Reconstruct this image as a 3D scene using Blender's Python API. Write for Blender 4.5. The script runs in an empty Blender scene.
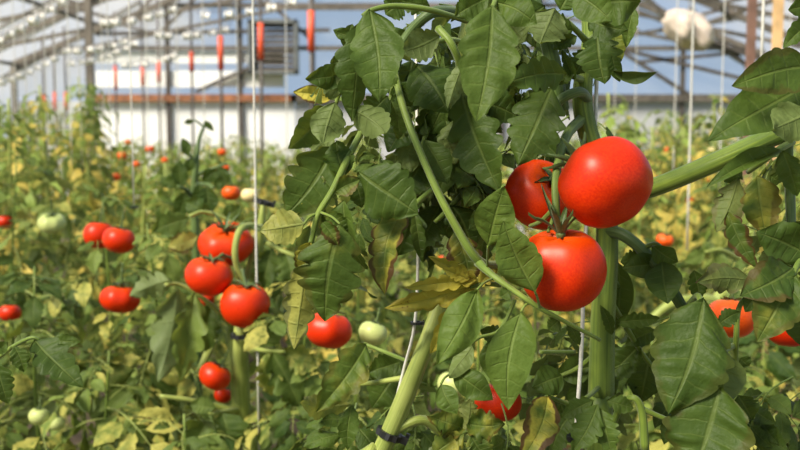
import bpy, math, random
from mathutils import Vector, Matrix

SC = bpy.context.scene
COL = SC.collection
PI = math.pi
V = Vector

# ------------------------------------------------------------------ camera
FPX = 1000.0
CAMPOS = V((0, 0, 1.5))
TILT = math.atan(95 / FPX)
RIGHT = V((1, 0, 0))
FWD = V((0, math.cos(TILT), -math.sin(TILT)))
UP = V((0, math.sin(TILT), math.cos(TILT)))


def U(px, py, d):
    """world point seen at a pixel, d metres away along the view axis"""
    return CAMPOS + RIGHT * ((px - 400) / FPX * d) + UP * (-(py - 225) / FPX * d) + FWD * d


cam_d = bpy.data.cameras.new('camera')
cam_d.sensor_width = 36
cam_d.lens = 45
cam_d.clip_start = 0.02
cam_d.dof.use_dof = True
cam_d.dof.focus_distance = 0.93
cam_d.dof.aperture_fstop = 8.5
cam_d.dof.aperture_blades = 0
cam = bpy.data.objects.new('camera', cam_d)
cam.location = CAMPOS
cam.rotation_euler = (PI / 2 - TILT, 0, 0)
COL.objects.link(cam)
SC.camera = cam

# ------------------------------------------------------------------ node helpers


class NT:
    def __init__(self, mat):
        mat.use_nodes = True
        self.t = mat.node_tree
        self.t.nodes.clear()

    def n(self, typ, **kw):
        nd = self.t.nodes.new(typ)
        for k, v in kw.items():
            setattr(nd, k, v)
        return nd

    def l(self, a, b):
        self.t.links.new(a, b)

    def setin(self, sock, v):
        if hasattr(v, 'is_output') or isinstance(v, bpy.types.NodeSocket):
            self.l(v, sock)
        else:
            sock.default_value = v

    def math(self, op, a, b=None, c=None, clamp=False):
        nd = self.n('ShaderNodeMath', operation=op, use_clamp=clamp)
        self.setin(nd.inputs[0], a)
        if b is not None:
            self.setin(nd.inputs[1], b)
        if c is not None:
            self.setin(nd.inputs[2], c)
        return nd.outputs[0]

    def mix(self, f, a, b):
        nd = self.n('ShaderNodeMix', data_type='RGBA')
        self.setin(nd.inputs[0], f)
        self.setin(nd.inputs[6], a if not isinstance(a, tuple) else (*a, 1))
        self.setin(nd.inputs[7], b if not isinstance(b, tuple) else (*b, 1))
        return nd.outputs[2]

    def step(self, x, lo, hi):
        nd = self.n('ShaderNodeMapRange', interpolation_type='SMOOTHSTEP')
        self.setin(nd.inputs[0], x)
        nd.inputs[1].default_value = lo
        nd.inputs[2].default_value = hi
        return nd.outputs[0]

    def noise(self, vec, scale, detail=2.0):
        nd = self.n('ShaderNodeTexNoise')
        nd.inputs['Scale'].default_value = scale
        nd.inputs['Detail'].default_value = detail
        if vec is not None:
            self.l(vec, nd.inputs['Vector'])
        return nd.outputs['Fac']


def simple_mat(name, col, rough=0.5, metal=0.0, noise=0.0, nscale=20, spec=0.5, bump=0.0):
    m = bpy.data.materials.new(name)
    t = NT(m)
    out = t.n('ShaderNodeOutputMaterial')
    p = t.n('ShaderNodeBsdfPrincipled')
    tc = t.n('ShaderNodeTexCoord')
    nz = t.noise(tc.outputs['Object'], nscale, 3)
    c = t.mix(t.step(nz, 0.3, 0.7), tuple(x * (1 - noise) for x in col), tuple(min(1, x * (1 + noise)) for x in col))
    t.l(c, p.inputs['Base Color'])
    p.inputs['Roughness'].default_value = rough
    p.inputs['Metallic'].default_value = metal
    p.inputs['Specular IOR Level'].default_value = spec
    if bump:
        b = t.n('ShaderNodeBump')
        b.inputs['Strength'].default_value = bump
        b.inputs['Distance'].default_value = 0.002
        t.l(nz, b.inputs['Height'])
        t.l(b.outputs[0], p.inputs['Normal'])
    t.l(p.outputs[0], out.inputs[0])
    return m


def leaf_mat(name, dark, light, yellow, trans=0.3, back=(0.17, 0.21, 0.10), objrand=0.0):
    m = bpy.data.materials.new(name)
    t = NT(m)
    out = t.n('ShaderNodeOutputMaterial')
    p = t.n('ShaderNodeBsdfPrincipled')
    uv = t.n('ShaderNodeUVMap', uv_map='UVMap')
    sx = t.n('ShaderNodeSeparateXYZ')
    t.l(uv.outputs[0], sx.inputs[0])
    au = t.math('ABSOLUTE', t.math('MULTIPLY_ADD', sx.outputs[0], 2.0, -1.0))
    v = sx.outputs[1]
    at = t.n('ShaderNodeAttribute', attribute_name='vary')
    sv = t.n('ShaderNodeSeparateColor')
    t.l(at.outputs['Color'], sv.inputs[0])
    rnd, yel, burn = sv.outputs[0], sv.outputs[1], sv.outputs[2]
    tc = t.n('ShaderNodeTexCoord')
    n1 = t.noise(tc.outputs['Object'], 45, 3)
    n2 = t.noise(tc.outputs['Object'], 210, 4)
    f = t.math('MULTIPLY_ADD', n1, 0.7, t.math('MULTIPLY_ADD', rnd, 0.75, -0.25), clamp=True)
    if objrand:
        oi = t.n('ShaderNodeObjectInfo')
        f = t.math('ADD', f, t.math('MULTIPLY_ADD', oi.outputs['Random'], objrand, -objrand / 2), clamp=True)
    c = t.mix(f, dark, light)
    # yellowing patches
    yp = t.math('ADD', n1, t.math('MULTIPLY', yel, 0.9))
    yp = t.math('ADD', yp, t.math('MULTIPLY', au, t.math('MULTIPLY', yel, 0.35)))
    ym = t.math('MULTIPLY', t.step(yp, 0.62, 1.15), t.step(yel, 0.0, 0.3))
    c = t.mix(ym, c, yellow)
    # veins
    fr = t.math('FRACT', t.math('MULTIPLY_ADD', n1, 0.7, t.math('MULTIPLY', v, 6.0)))
    lat = t.math('ABSOLUTE', t.math('SUBTRACT', fr, 0.5))
    latm = t.math('SUBTRACT', 1.0, t.step(lat, 0.0, 0.10))
    latm = t.math('MULTIPLY', latm, t.math('SUBTRACT', 1.0, t.step(au, 0.55, 0.95)))
    midm = t.math('SUBTRACT', 1.0, t.step(au, 0.02, 0.09))
    vein = t.math('MAXIMUM', t.math('MULTIPLY', latm, 0.5), midm)
    lighter = t.mix(0.30, c, (0.30, 0.36, 0.10))
    c = t.mix(t.math('MULTIPLY', vein, 0.6), c, lighter)
    # rusty specks and scorched margins
    vo = t.n('ShaderNodeTexVoronoi')
    vo.inputs['Scale'].default_value = 260
    t.l(tc.outputs['Object'], vo.inputs['Vector'])
    sp = t.math('MULTIPLY', t.math('SUBTRACT', 1.0, t.step(vo.outputs['Distance'], 0.12, 0.34)), t.step(n1, 0.50, 0.62))
    sp = t.math('MULTIPLY', sp, t.step(yel, 0.15, 0.5))
    c = t.mix(t.math('MULTIPLY', sp, 0.75), c, (0.13, 0.055, 0.015))
    bm = t.math('ADD', au, t.math('MULTIPLY_ADD', n1, 1.6, -0.8))
    bm = t.math('ADD', bm, t.math('MULTIPLY_ADD', v, 0.25, t.math('MULTIPLY', burn, 0.14)))
    bm = t.math('MULTIPLY', t.step(bm, 0.80, 1.0), t.step(burn, 0.1, 0.6))
    c = t.mix(bm, c, (0.070, 0.034, 0.012))
    # underside
    gm = t.n('ShaderNodeNewGeometry')
    cb = t.mix(0.55, c, back)
    c = t.mix(gm.outputs['Backfacing'], c, cb)
    t.l(c, p.inputs['Base Color'])
    p.inputs['Roughness'].default_value = 0.5
    p.inputs['Specular IOR Level'].default_value = 0.17
    b = t.n('ShaderNodeBump')
    b.inputs['Strength'].default_value = 0.8
    b.inputs['Distance'].default_value = 0.0022
    h = t.math('ADD', t.math('MULTIPLY', vein, -0.4), t.math('ADD', t.math('MULTIPLY', n2, 0.55), t.math('MULTIPLY', n1, 0.3)))
    t.l(h, b.inputs['Height'])
    t.l(b.outputs[0], p.inputs['Normal'])
    tr = t.n('ShaderNodeBsdfTranslucent')
    tcol = t.mix(0.45, c, (0.38, 0.44, 0.05))
    t.l(tcol, tr.inputs[0])
    ms = t.n('ShaderNodeMixShader')
    ms.inputs[0].default_value = trans
    t.l(p.outputs[0], ms.inputs[1])
    t.l(tr.outputs[0], ms.inputs[2])
    t.l(ms.outputs[0], out.inputs[0])
    return m


def stem_mat(name, a, b, scale=(30, 30, 2)):
    m = bpy.data.materials.new(name)
    t = NT(m)
    out = t.n('ShaderNodeOutputMaterial')
    p = t.n('ShaderNodeBsdfPrincipled')
    uv = t.n('ShaderNodeUVMap', uv_map='UVMap')
    mp = t.n('ShaderNodeMapping')
    mp.inputs['Scale'].default_value = (9, 0.35, 1)
    t.l(uv.outputs[0], mp.inputs[0])
    n1 = t.noise(mp.outputs[0], 3.0, 3)
    tc = t.n('ShaderNodeTexCoord')
    n2 = t.noise(tc.outputs['Object'], 25, 3)
    f = t.math('ADD', t.math('MULTIPLY', n1, 0.65), t.math('MULTIPLY', n2, 0.5))
    t.l(t.mix(t.step(f, 0.38, 0.78), a, b), p.inputs['Base Color'])
    p.inputs['Roughness'].default_value = 0.5
    p.inputs['Specular IOR Level'].default_value = 0.35
    p.inputs['Sheen Weight'].default_value = 0.15
    bm = t.n('ShaderNodeBump')
    bm.inputs['Strength'].default_value = 0.5
    bm.inputs['Distance'].default_value = 0.001
    t.l(n1, bm.inputs['Height'])
    t.l(bm.outputs[0], p.inputs['Normal'])
    t.l(p.outputs[0], out.inputs[0])
    return m


def tomato_mat(name, a, b, shoulder):
    m = bpy.data.materials.new(name)
    t = NT(m)
    out = t.n('ShaderNodeOutputMaterial')
    p = t.n('ShaderNodeBsdfPrincipled')
    tc = t.n('ShaderNodeTexCoord')
    n1 = t.noise(tc.outputs['Object'], 22, 2)
    n2 = t.noise(tc.outputs['Object'], 420, 2)
    c = t.mix(t.step(n1, 0.2, 0.8), a, b)
    at = t.n('ShaderNodeAttribute', attribute_name='vary')
    sv = t.n('ShaderNodeSeparateColor')
    t.l(at.outputs['Color'], sv.inputs[0])
    c = t.mix(t.math('MULTIPLY', sv.outputs[0], 0.55), c, shoulder)
    t.l(c, p.inputs['Base Color'])
    p.inputs['Roughness'].default_value = 0.38
    p.inputs['Specular IOR Level'].default_value = 0.27
    p.inputs['Subsurface Weight'].default_value = 0.0
    p.inputs['Subsurface Radius'].default_value = (1.0, 0.25, 0.1)
    p.inputs['Subsurface Scale'].default_value = 0.006
    b_ = t.n('ShaderNodeBump')
    b_.inputs['Strength'].default_value = 0.012
    b_.inputs['Distance'].default_value = 0.0006
    t.l(n2, b_.inputs['Height'])
    t.l(b_.outputs[0], p.inputs['Normal'])
    t.l(p.outputs[0], out.inputs[0])
    return m


def film_mat(name, trans, tint, diff):
    m = bpy.data.materials.new(name)
    t = NT(m)
    out = t.n('ShaderNodeOutputMaterial')
    a = t.n('ShaderNodeBsdfTransparent')
    a.inputs[0].default_value = (*tint, 1)
    d = t.n('ShaderNodeBsdfDiffuse')
    d.inputs[0].default_value = (*diff, 1)
    tl = t.n('ShaderNodeBsdfTranslucent')
    tl.inputs[0].default_value = (*diff, 1)
    tc = t.n('ShaderNodeTexCoord')
    nz = t.noise(tc.outputs['Object'], 1.3, 4)
    m1 = t.n('ShaderNodeMixShader')
    m1.inputs[0].default_value = 0.5
    t.l(d.outputs[0], m1.inputs[1])
    t.l(tl.outputs[0], m1.inputs[2])
    m2 = t.n('ShaderNodeMixShader')
    t.l(t.math('MULTIPLY_ADD', nz, 0.3, (1 - trans) - 0.15, clamp=True), m2.inputs[0])
    t.l(a.outputs[0], m2.inputs[1])
    t.l(m1.outputs[0], m2.inputs[2])
    t.l(m2.outputs[0], out.inputs[0])
    return m


M = {}
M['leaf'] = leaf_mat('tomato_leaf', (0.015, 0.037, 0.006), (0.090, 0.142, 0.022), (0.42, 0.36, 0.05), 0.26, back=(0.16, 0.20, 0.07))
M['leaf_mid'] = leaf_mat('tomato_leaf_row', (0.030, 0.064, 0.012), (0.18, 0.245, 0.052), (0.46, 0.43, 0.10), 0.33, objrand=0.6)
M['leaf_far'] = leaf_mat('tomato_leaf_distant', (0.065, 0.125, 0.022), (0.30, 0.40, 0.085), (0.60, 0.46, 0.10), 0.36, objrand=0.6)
M['stem'] = stem_mat('tomato_stem', (0.065, 0.115, 0.012), (0.19, 0.26, 0.03))
M['stem_pale'] = stem_mat('pale_tomato_stem', (0.17, 0.22, 0.03), (0.34, 0.385, 0.09))
M['stem_dark'] = stem_mat('dark_tomato_stem', (0.040, 0.075, 0.016), (0.105, 0.165, 0.035))
M['calyx'] = stem_mat('tomato_calyx', (0.04, 0.075, 0.015), (0.12, 0.17, 0.04))
M['red'] = tomato_mat('ripe_tomato_skin', (0.50, 0.013, 0.0), (0.63, 0.032, 0.0), (0.66, 0.11, 0.004))
M['orange'] = tomato_mat('turning_tomato_skin', (0.70, 0.055, 0.004), (0.78, 0.115, 0.008), (0.78, 0.30, 0.05))
M['green'] = tomato_mat('unripe_tomato_skin', (0.38, 0.45, 0.13), (0.54, 0.57, 0.23), (0.26, 0.36, 0.08))
M['straw'] = tomato_mat('straw_tomato_skin', (0.80, 0.62, 0.26), (0.85, 0.70, 0.36), (0.75, 0.70, 0.36))
M['twine'] = simple_mat('white_twine', (0.60, 0.58, 0.52), 0.8, noise=0.1, nscale=300)
M['clip'] = simple_mat('black_plastic', (0.012, 0.012, 0.013), 0.4, noise=0.2)
M['steel'] = simple_mat('grey_steel', (0.17, 0.145, 0.12), 0.5, 0.3, 0.25, 8)
M['darksteel'] = simple_mat('dark_steel', (0.10, 0.085, 0.075), 0.5, 0.2, 0.25, 8)
M['redpaint'] = simple_mat('orange_red_paint', (0.78, 0.10, 0.035), 0.5, 0, 0.1, 12)
M['rust'] = simple_mat('rusty_beam', (0.30, 0.12, 0.055), 0.7, 0, 0.35, 9)
M['brownpost'] = simple_mat('brown_painted_post', (0.20, 0.11, 0.08), 0.6, 0, 0.2, 15)
M['wood'] = simple_mat('raw_pine', (0.66, 0.42, 0.20), 0.7, 0, 0.2, 14)
M['whitepanel'] = simple_mat('white_panel', (0.93, 0.93, 0.92), 0.6, 0, 0.02, 3)
M['greypanel'] = simple_mat('grey_panel', (0.52, 0.53, 0.54), 0.6, 0, 0.08, 3)
M['spool'] = simple_mat('white_spool_plastic', (0.95, 0.92, 0.86), 0.28, 0, 0.02, 30, spec=0.6)
M['bag'] = simple_mat('cream_cloth_bundle', (0.66, 0.55, 0.46), 0.8, 0, 0.25, 14, bump=0.5)
M['soil'] = simple_mat('soil', (0.085, 0.060, 0.036), 0.95, 0, 0.4, 6, bump=1.0)
M['turf'] = simple_mat('outdoor_grass', (0.16, 0.22, 0.07), 0.95, 0, 0.4, 2)
M['petal'] = simple_mat('dry_orange_petal', (0.85, 0.28, 0.06), 0.7, 0, 0.2, 200)
M['film'] = film_mat('greenhouse_film', 0.82, (1.0, 0.985, 0.95), (0.72, 0.72, 0.70))
M['fan'] = simple_mat('fan_housing', (0.16, 0.17, 0.17), 0.5, 0.2, 0.2, 10)

# ------------------------------------------------------------------ mesh collecting


class MB:
    def __init__(self):
        self.v, self.f, self.uv, self.vary = [], [], [], []
        self.mi = []

    def add(self, vs, fs, uvs=None, vary=(0.5, 0, 0), mi=0):
        b = len(self.v)
        self.v += [V(x) for x in vs]
        self.uv += uvs if uvs else [(0.5, 0.5)] * len(vs)
        if isinstance(vary, list):
            self.vary += vary
        else:
            self.vary += [vary] * len(vs)
        for f in fs:
            self.f.append(tuple(b + i for i in f))
            self.mi.append(mi)

    def merge(self, o, mat=None, mi=None):
        b = len(self.v)
        self.v += [mat @ x for x in o.v] if mat is not None else list(o.v)
        self.uv += o.uv
        self.vary += o.vary
        self.f += [tuple(b + i for i in f) for f in o.f]
        self.mi += [mi] * len(o.f) if mi is not None else o.mi

    def mesh(self, name, mats, smooth=True, off=None):
        me = bpy.data.meshes.new(name)
        vs = [x - off for x in self.v] if off is not None else self.v
        me.from_pydata([tuple(x) for x in vs], [], self.f)
        uvl = me.uv_layers.new(name='UVMap')
        dat = []
        for p in me.polygons:
            for vi in p.vertices:
                dat += self.uv[vi]
        uvl.data.foreach_set('uv', dat)
        at = me.color_attributes.new('vary', 'FLOAT_COLOR', 'POINT')
        d2 = []
        for c in self.vary:
            d2 += [c[0], c[1], c[2], 1.0]
        at.data.foreach_set('color', d2)
        for m in (mats if isinstance(mats, list) else [mats]):
            me.materials.append(m)
        me.polygons.foreach_set('material_index', self.mi)
        if smooth:
            me.polygons.foreach_set('use_smooth', [True] * len(me.polygons))
        me.update()
        return me


def link(name, me, parent=None, loc=None):
    o = bpy.data.objects.new(name, me)
    COL.objects.link(o)
    if parent is not None:
        o.parent = parent
    if loc is not None:
        o.location = loc
    return o


def tag(o, label=None, cat=None, group=None, kind=None):
    if label:
        o['label'] = label
    if cat:
        o['category'] = cat
    if group:
        o['group'] = group
    if kind:
        o['kind'] = kind
    return o


def empty(name, loc, label=None, cat=None, group=None, kind=None):
    o = bpy.data.objects.new(name, None)
    o.empty_display_size = 0.05
    COL.objects.link(o)
    o.location = loc
    return tag(o, label, cat, group, kind)


def smooth_path(pts, n=6):
    """Catmull-Rom through points (Vector, radius)"""
    P = [p for p, _ in pts]
    R = [r for _, r in pts]
    out = []
    for i in range(len(P) - 1):
        p0 = P[i - 1] if i > 0 else P[i] * 2 - P[i + 1]
        p3 = P[i + 2] if i + 2 < len(P) else P[i + 1] * 2 - P[i]
        p1, p2 = P[i], P[i + 1]
        for k in range(n):
            t = k / n
            q = 0.5 * ((2 * p1) + (p2 - p0) * t + (2 * p0 - 5 * p1 + 4 * p2 - p3) * t * t + (3 * p1 - p0 - 3 * p2 + p3) * t ** 3)
            out.append((q, R[i] + (R[i + 1] - R[i]) * t))
    out.append((P[-1], R[-1]))
    return out


def tube(mb, pts, sides=8, n=5, ridge=0.0, mi=0, vary=(0.5, 0, 0), cap=True):
    path = smooth_path(pts, n) if n > 1 else pts
    vs, uvs, fs = [], [], []
    t0 = (path[1][0] - path[0][0]).normalized()
    ref = V((0, 0, 1)) if abs(t0.z) < 0.9 else V((1, 0, 0))
    nrm = (ref - t0 * ref.dot(t0)).normalized()
    s = 0.0
    for i, (p, r) in enumerate(path):
        a = path[max(0, i - 1)][0]
        b = path[min(len(path) - 1, i + 1)][0]
        t = (b - a)
        t = t.normalized() if t.length > 1e-9 else t0
        nrm = (nrm - t * nrm.dot(t))
        nrm = nrm.normalized() if nrm.length > 1e-6 else V((1, 0, 0))
        bi = t.cross(nrm)
        if i:
            s += (p - path[i - 1][0]).length
        for k in range(sides):
            an = 2 * PI * k / sides
            rr = r * (1 + ridge * math.cos(an * 5))
            vs.append(p + nrm * (math.cos(an) * rr) + bi * (math.sin(an) * rr))
            uvs.append((k / sides, s * 12))
    m = len(path)
    for i in range(m - 1):
        for k in range(sides):
            k2 = (k + 1) % sides
            fs.append((i * sides + k, i * sides + k2, (i + 1) * sides + k2, (i + 1) * sides + k))
    if cap:
        fs.append(tuple(range(sides - 1, -1, -1)))
        fs.append(tuple((m - 1) * sides + k for k in range(sides)))
    mb.add(vs, fs, uvs, vary, mi)


def box(mb, c, s, rot=None, mi=0):
    c = V(c)
    vs = []
    for x in (-1, 1):
        for y in (-1, 1):
            for z in (-1, 1):
                q = V((x * s[0] / 2, y * s[1] / 2, z * s[2] / 2))
                if rot is not None:
                    q = rot @ q
                vs.append(c + q)
    fs = [(0, 1, 3, 2), (4, 6, 7, 5), (0, 4, 5, 1), (2, 3, 7, 6), (0, 2, 6, 4), (1, 5, 7, 3)]
    mb.add(vs, fs, mi=mi)


def bar(mb, a, b, w, h=None, mi=0):
    """square bar from a to b"""
    a, b = V(a), V(b)
    h = h or w
    t = (b - a).normalized()
    ref = V((0, 0, 1)) if abs(t.z) < 0.95 else V((0, 1, 0))
    x = t.cross(ref).normalized()
    y = x.cross(t)
    rot = Matrix((x, y, t)).transposed()
    box(mb, (a + b) / 2, (w, h, (b - a).length), rot, mi)


# ------------------------------------------------------------------ leaflet
def leaflet(mb, B, T, W, Z, rng, nv=18, nu=5, lobe=0.22, nl=5, droop=0.5, fold=0.25, wave=0.06, asym=0.0, vary=None,
            puff=0.03, hole=None, peak=0.55, side=0.0, crump=.024):
    """ovate, toothed leaflet from base B to tip T, W wide, upper face towards Z"""
    B, T = V(B), V(T)
    chord = (T - B).length
    Y = (T - B).normalized()
    Z = (Z - Y * Z.dot(Y))
    Z = Z.normalized() if Z.length > 1e-6 else Y.orthogonal().normalized()
    X = Y.cross(Z)
    k = droop if abs(droop) > 0.02 else 0.02
    arc = chord * (k / 2) / math.sin(k / 2)
    ph = rng.random() * 6.28
    ph2 = rng.random() * 6.28
    ts = rng.uniform(-0.3, 0.3)
    vary = vary or (rng.random(), 0, 0)
    a_, b_ = peak, 1.05
    vm = a_ / (a_ + b_)
    nrmw = (vm ** a_) * ((1 - vm) ** b_)
    amp = [[rng.uniform(.35, 1.5) for _ in range(nl + 3)] for _ in (0, 1)]
    pamp = [[rng.uniform(-.2, 1.3) for _ in range(9)] for _ in (0, 1)]
    cr = [(rng.uniform(3, 8), rng.uniform(3, 8), rng.uniform(0, 6.28), rng.uniform(.3, 1)) for _ in range(4)]
    twist = rng.uniform(-.35, .35)
    bow = rng.uniform(-.06, .06)
    vs, uvs, fs = [], [], []
    sv, cv = math.sin(k / 2), math.cos(k / 2)
    for i in range(nv + 1):
        v = i / nv
        w0 = ((max(v, 1e-5) ** a_) * (max(1 - v, 0.0) ** b_) / nrmw) ** .84
        for j in range(-nu, nu + 1):
            u = j / nu
            au = abs(u)
            sd = 1 if u > 0 else 0
            q = v * nl + 0.35 * sd + ts + 1
            s_ = q % 1.0
            tooth = 1 - lobe * amp[sd][int(q)] * (1.35 - .8 * v) * (1 - (max(0.0, math.sin(PI * s_ ** 1.35)) ** .55)) * au ** 2
            w = max(0.0, w0 * tooth) * (1 + asym * (1 if u > 0 else -1))
            x = u * W / 2 * w + side * W * math.sin(PI * v) * 0.5 + bow * chord * math.sin(PI * v)
            sa = v + 0.20 * au * w0 * (1 - v) * min(1, W / chord * 1.6)
            z = fold * W / 2 * w * (au ** 1.3)
            z += wave * W * (au ** 2) * w0 * math.sin(v * 9.5 + ph + (1.9 if u > 0 else 0))
            c6 = v * 6.0
            z += puff * W * math.sin(PI * min(1, au * 1.1)) * w0 * pamp[sd][int(c6)] * math.sin(PI * (c6 % 1.0)) ** 2
            cz_ = 0.0
            for (fa, fb, fp, fw) in cr:
                cz_ += fw * math.sin(fa * v * 1.3 + fb * u * .55 + fp)
            z += crump * W * cz_ * (.3 + .7 * au) * (1 if wave < .1 else 2.2)
            z += twist * u * W / 2 * w * v
            z += 0.03 * W * math.sin(v * 5 + ph2) * (1 - au)
            # bend along midrib
            th = k * sa
            cy = math.sin(th) / k * arc
            cz = -(1 - math.cos(th)) / k * arc
            ny, nz = math.sin(th), math.cos(th)
            y2, z2 = cy + ny * z, cz + nz * z
            # rotate chord back on to Y
            yy = y2 * cv - z2 * sv
            zz = y2 * sv + z2 * cv
            vs.append(B + X * x + Y * yy + Z * zz)
            uvs.append((u * 0.5 + 0.5, v))
    c = 2 * nu + 1
    for i in range(nv):
        for j in range(2 * nu):
            if hole and (i, j) in hole:
                continue
            fs.append((i * c + j, i * c + j + 1, (i + 1) * c + j + 1, (i + 1) * c + j))
    mb.add(vs, fs, uvs, vary)


def compound(mb, rng, L=0.24, pairs=3, nv=8, nu=3, arch=1.1, vy=0.0, vb=0.0, size=1.0, lobe=0.25, r=0.0022, small=True, stem_mi=1):
    """a whole tomato leaf: arching stalk, pairs of leaflets and one at the tip. Grows along +Y from the origin, upper side +Z"""
    def pt(s):
        th = arch * s
        return V((math.sin(s * 2.5) * 0.03 * L, L * math.sin(th) / arch, 0.25 * L * s - L * (1 - math.cos(th)) / arch))

    def tan(s):
        return (pt(s + 0.01) - pt(s - 0.01)).normalized()
    pts = [(pt(s), r * (1.15 - 0.65 * s)) for s in (0, 0.25, 0.5, 0.75, 1.0)]
    tube(mb, pts, 5, 2, mi=stem_mi, cap=False)

    def lf(s, sgn, ln, w):
        p, t = pt(s), tan(s)
        side = V((1, 0, 0))
        up = side.cross(t).normalized()
        if sgn == 0:
            d = (t + V((rng.uniform(-.25, .25), 0, rng.uniform(-.3, .05)))).normalized()
        else:
            an = rng.uniform(0.9, 1.25)
            d = (t * math.cos(an) + side * sgn * math.sin(an) + V((0, 0, rng.uniform(-0.55, 0.0)))).normalized()
        st = ln * rng.uniform(0.10, 0.2) if sgn else 0.0
        b = p + d * st
        if st > 0.004:
            tube(mb, [(p, r * 0.5), (b, r * 0.4)], 4, 1, mi=stem_mi, cap=False)
        zz = (up + V((rng.uniform(-.35, .35), rng.uniform(-.3, .3), 0))).normalized()
        yl = min(1, max(0, rng.gauss(vy, 0.22))) if vy > 0 else 0.0
        bn = 1.0 if rng.random() < vb else 0.0
        leaflet(mb, b, b + d * ln, w, zz, rng, nv, nu, lobe, 4, rng.uniform(0.2, 1.3), rng.uniform(-0.35, 0.5), rng.uniform(0.03, 0.12),
                vary=(rng.random(), yl, bn))
    for i in range(pairs):
        s = 0.34 + 0.55 * i / max(1, pairs - 0.3)
        ln = L * size * rng.uniform(0.30, 0.42) * (0.85 + 0.2 * math.sin(PI * s))
        for sg in (-1, 1):
            lf(s + rng.uniform(-.03, .03), sg, ln, ln * rng.uniform(0.48, 0.64))
        if small and i < pairs - 1:
            for sg in (-1, 1):
                l2 = L * size * rng.uniform(0.09, 0.15)
                lf(s + 0.11, sg, l2, l2 * 0.62)
    ln = L * size * rng.uniform(0.42, 0.52)
    lf(1.0, 0, ln, ln * rng.uniform(0.52, 0.66))


# ------------------------------------------------------------------ tomatoes
def fruit_mb(seed, flat=0.84, lob=0.035, nlob=5, nu=44, nv=26):
    rng = random.Random(seed)
    mb = MB()
    ph = rng.random() * 6
    ph2 = rng.random() * 6
    vs, fs, uvs, va = [], [], [], []
    for i in range(nv + 1):
        f = PI * i / nv
        for k in range(nu):
            t = 2 * PI * k / nu
            r = max(0.0, math.sin(f)) ** 0.92
            r *= 1 + lob * math.cos(nlob * t + ph) * (0.35 + 0.65 * max(0, math.cos(f * 0.8))) + 0.02 * math.cos(2 * t + ph2)
            z = flat * math.cos(f) * (1.0 if f < PI / 2 else 0.97)
            dm = math.exp(-(f / 0.42) ** 2)
            z -= 0.24 * dm * (1 + 0.25 * math.cos(nlob * t + ph))
            z += 0.05 * math.exp(-((PI - f) / 0.25) ** 2)
            vs.append((r * math.cos(t), r * math.sin(t), z))
            uvs.append((k / nu, i / nv))
            va.append((math.exp(-(f / 0.75) ** 2), 0, 0))
    for i in range(nv):
        for k in range(nu):
            k2 = (k + 1) % nu
            fs.append((i * nu + k, (i + 1) * nu + k, (i + 1) * nu + k2, i * nu + k2))
    mb.add(vs, fs, uvs, va)
    return mb


def calyx_mb(seed, lift=0.5, n=6, ln=0.62, flat=0.84):
    rng = random.Random(seed)
    mb = MB()
    z0 = flat - 0.22
    for i in range(n):
        a = 2 * PI * i / n + rng.uniform(-.2, .2)
        d = V((math.cos(a), math.sin(a), 0))
        s = V((-d.y, d.x, 0))
        l = ln * rng.uniform(0.75, 1.15)
        up = lift * rng.uniform(0.6, 1.3)
        cl = rng.uniform(-0.2, 0.5)
        vs, fs = [], []
        m = 8
        for k in range(m + 1):
            t = k / m
            w = 0.085 * (max(0.0, math.sin(PI * (0.18 + 0.82 * t))) ** 0.8) * (1 - 0.55 * t) + 0.004
            c = d * (0.05 + l * t) + V((0, 0, z0 + 0.05 + up * l * t + 0.28 * math.sin(PI * min(1, t * 1.3)) * l * 0.4 + cl * l * t * t * 0.6))
            for q, dz in ((-1, 0.03), (-.4, -.01), (.4, -.01), (1, 0.03)):
                vs.append(c + s * (w * q) + V((0, 0, dz)))
        for k in range(m):
            for q in range(3):
                fs.append((k * 4 + q, k * 4 + q + 1, (k + 1) * 4 + q + 1, (k + 1) * 4 + q))
        # underside offset for thickness
        mb.add(vs, fs)
        mb.add([v - V((0, 0, 0.02)) for v in vs], [f[::-1] for f in fs])
    # hub
    tube(mb, [(V((0, 0, z0 - 0.03)), 0.10), (V((0, 0, z0 + 0.05)), 0.12), (V((0, 0, z0 + 0.09)), 0.07)], 8, 2)
    return mb


FRUIT = [fruit_mb(3, 0.84, 0.02, 5), fruit_mb(8, 0.80, 0.045, 6), fruit_mb(21, 0.92, 0.015, 4), fruit_mb(33, 0.74, 0.05, 7)]
CALYX = [calyx_mb(1, 0.15), calyx_mb(5, 0.9, 6, 0.6), calyx_mb(9, -0.05, 5, 0.55)]
_cache = {}


def shared(kind, i, mats):
    key = (kind, i, mats.name)
    if key not in _cache:
        src = FRUIT[i] if kind == 'fruit' else CALYX[i]
        _cache[key] = src.mesh(kind, mats)
    return _cache[key]


def rot_to(axis, spin=0.0):
    axis = V(axis).normalized()
    q = V((0, 0, 1)).rotation_difference(axis)
    return q.to_matrix() @ Matrix.Rotation(spin, 3, 'Z')


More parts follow.
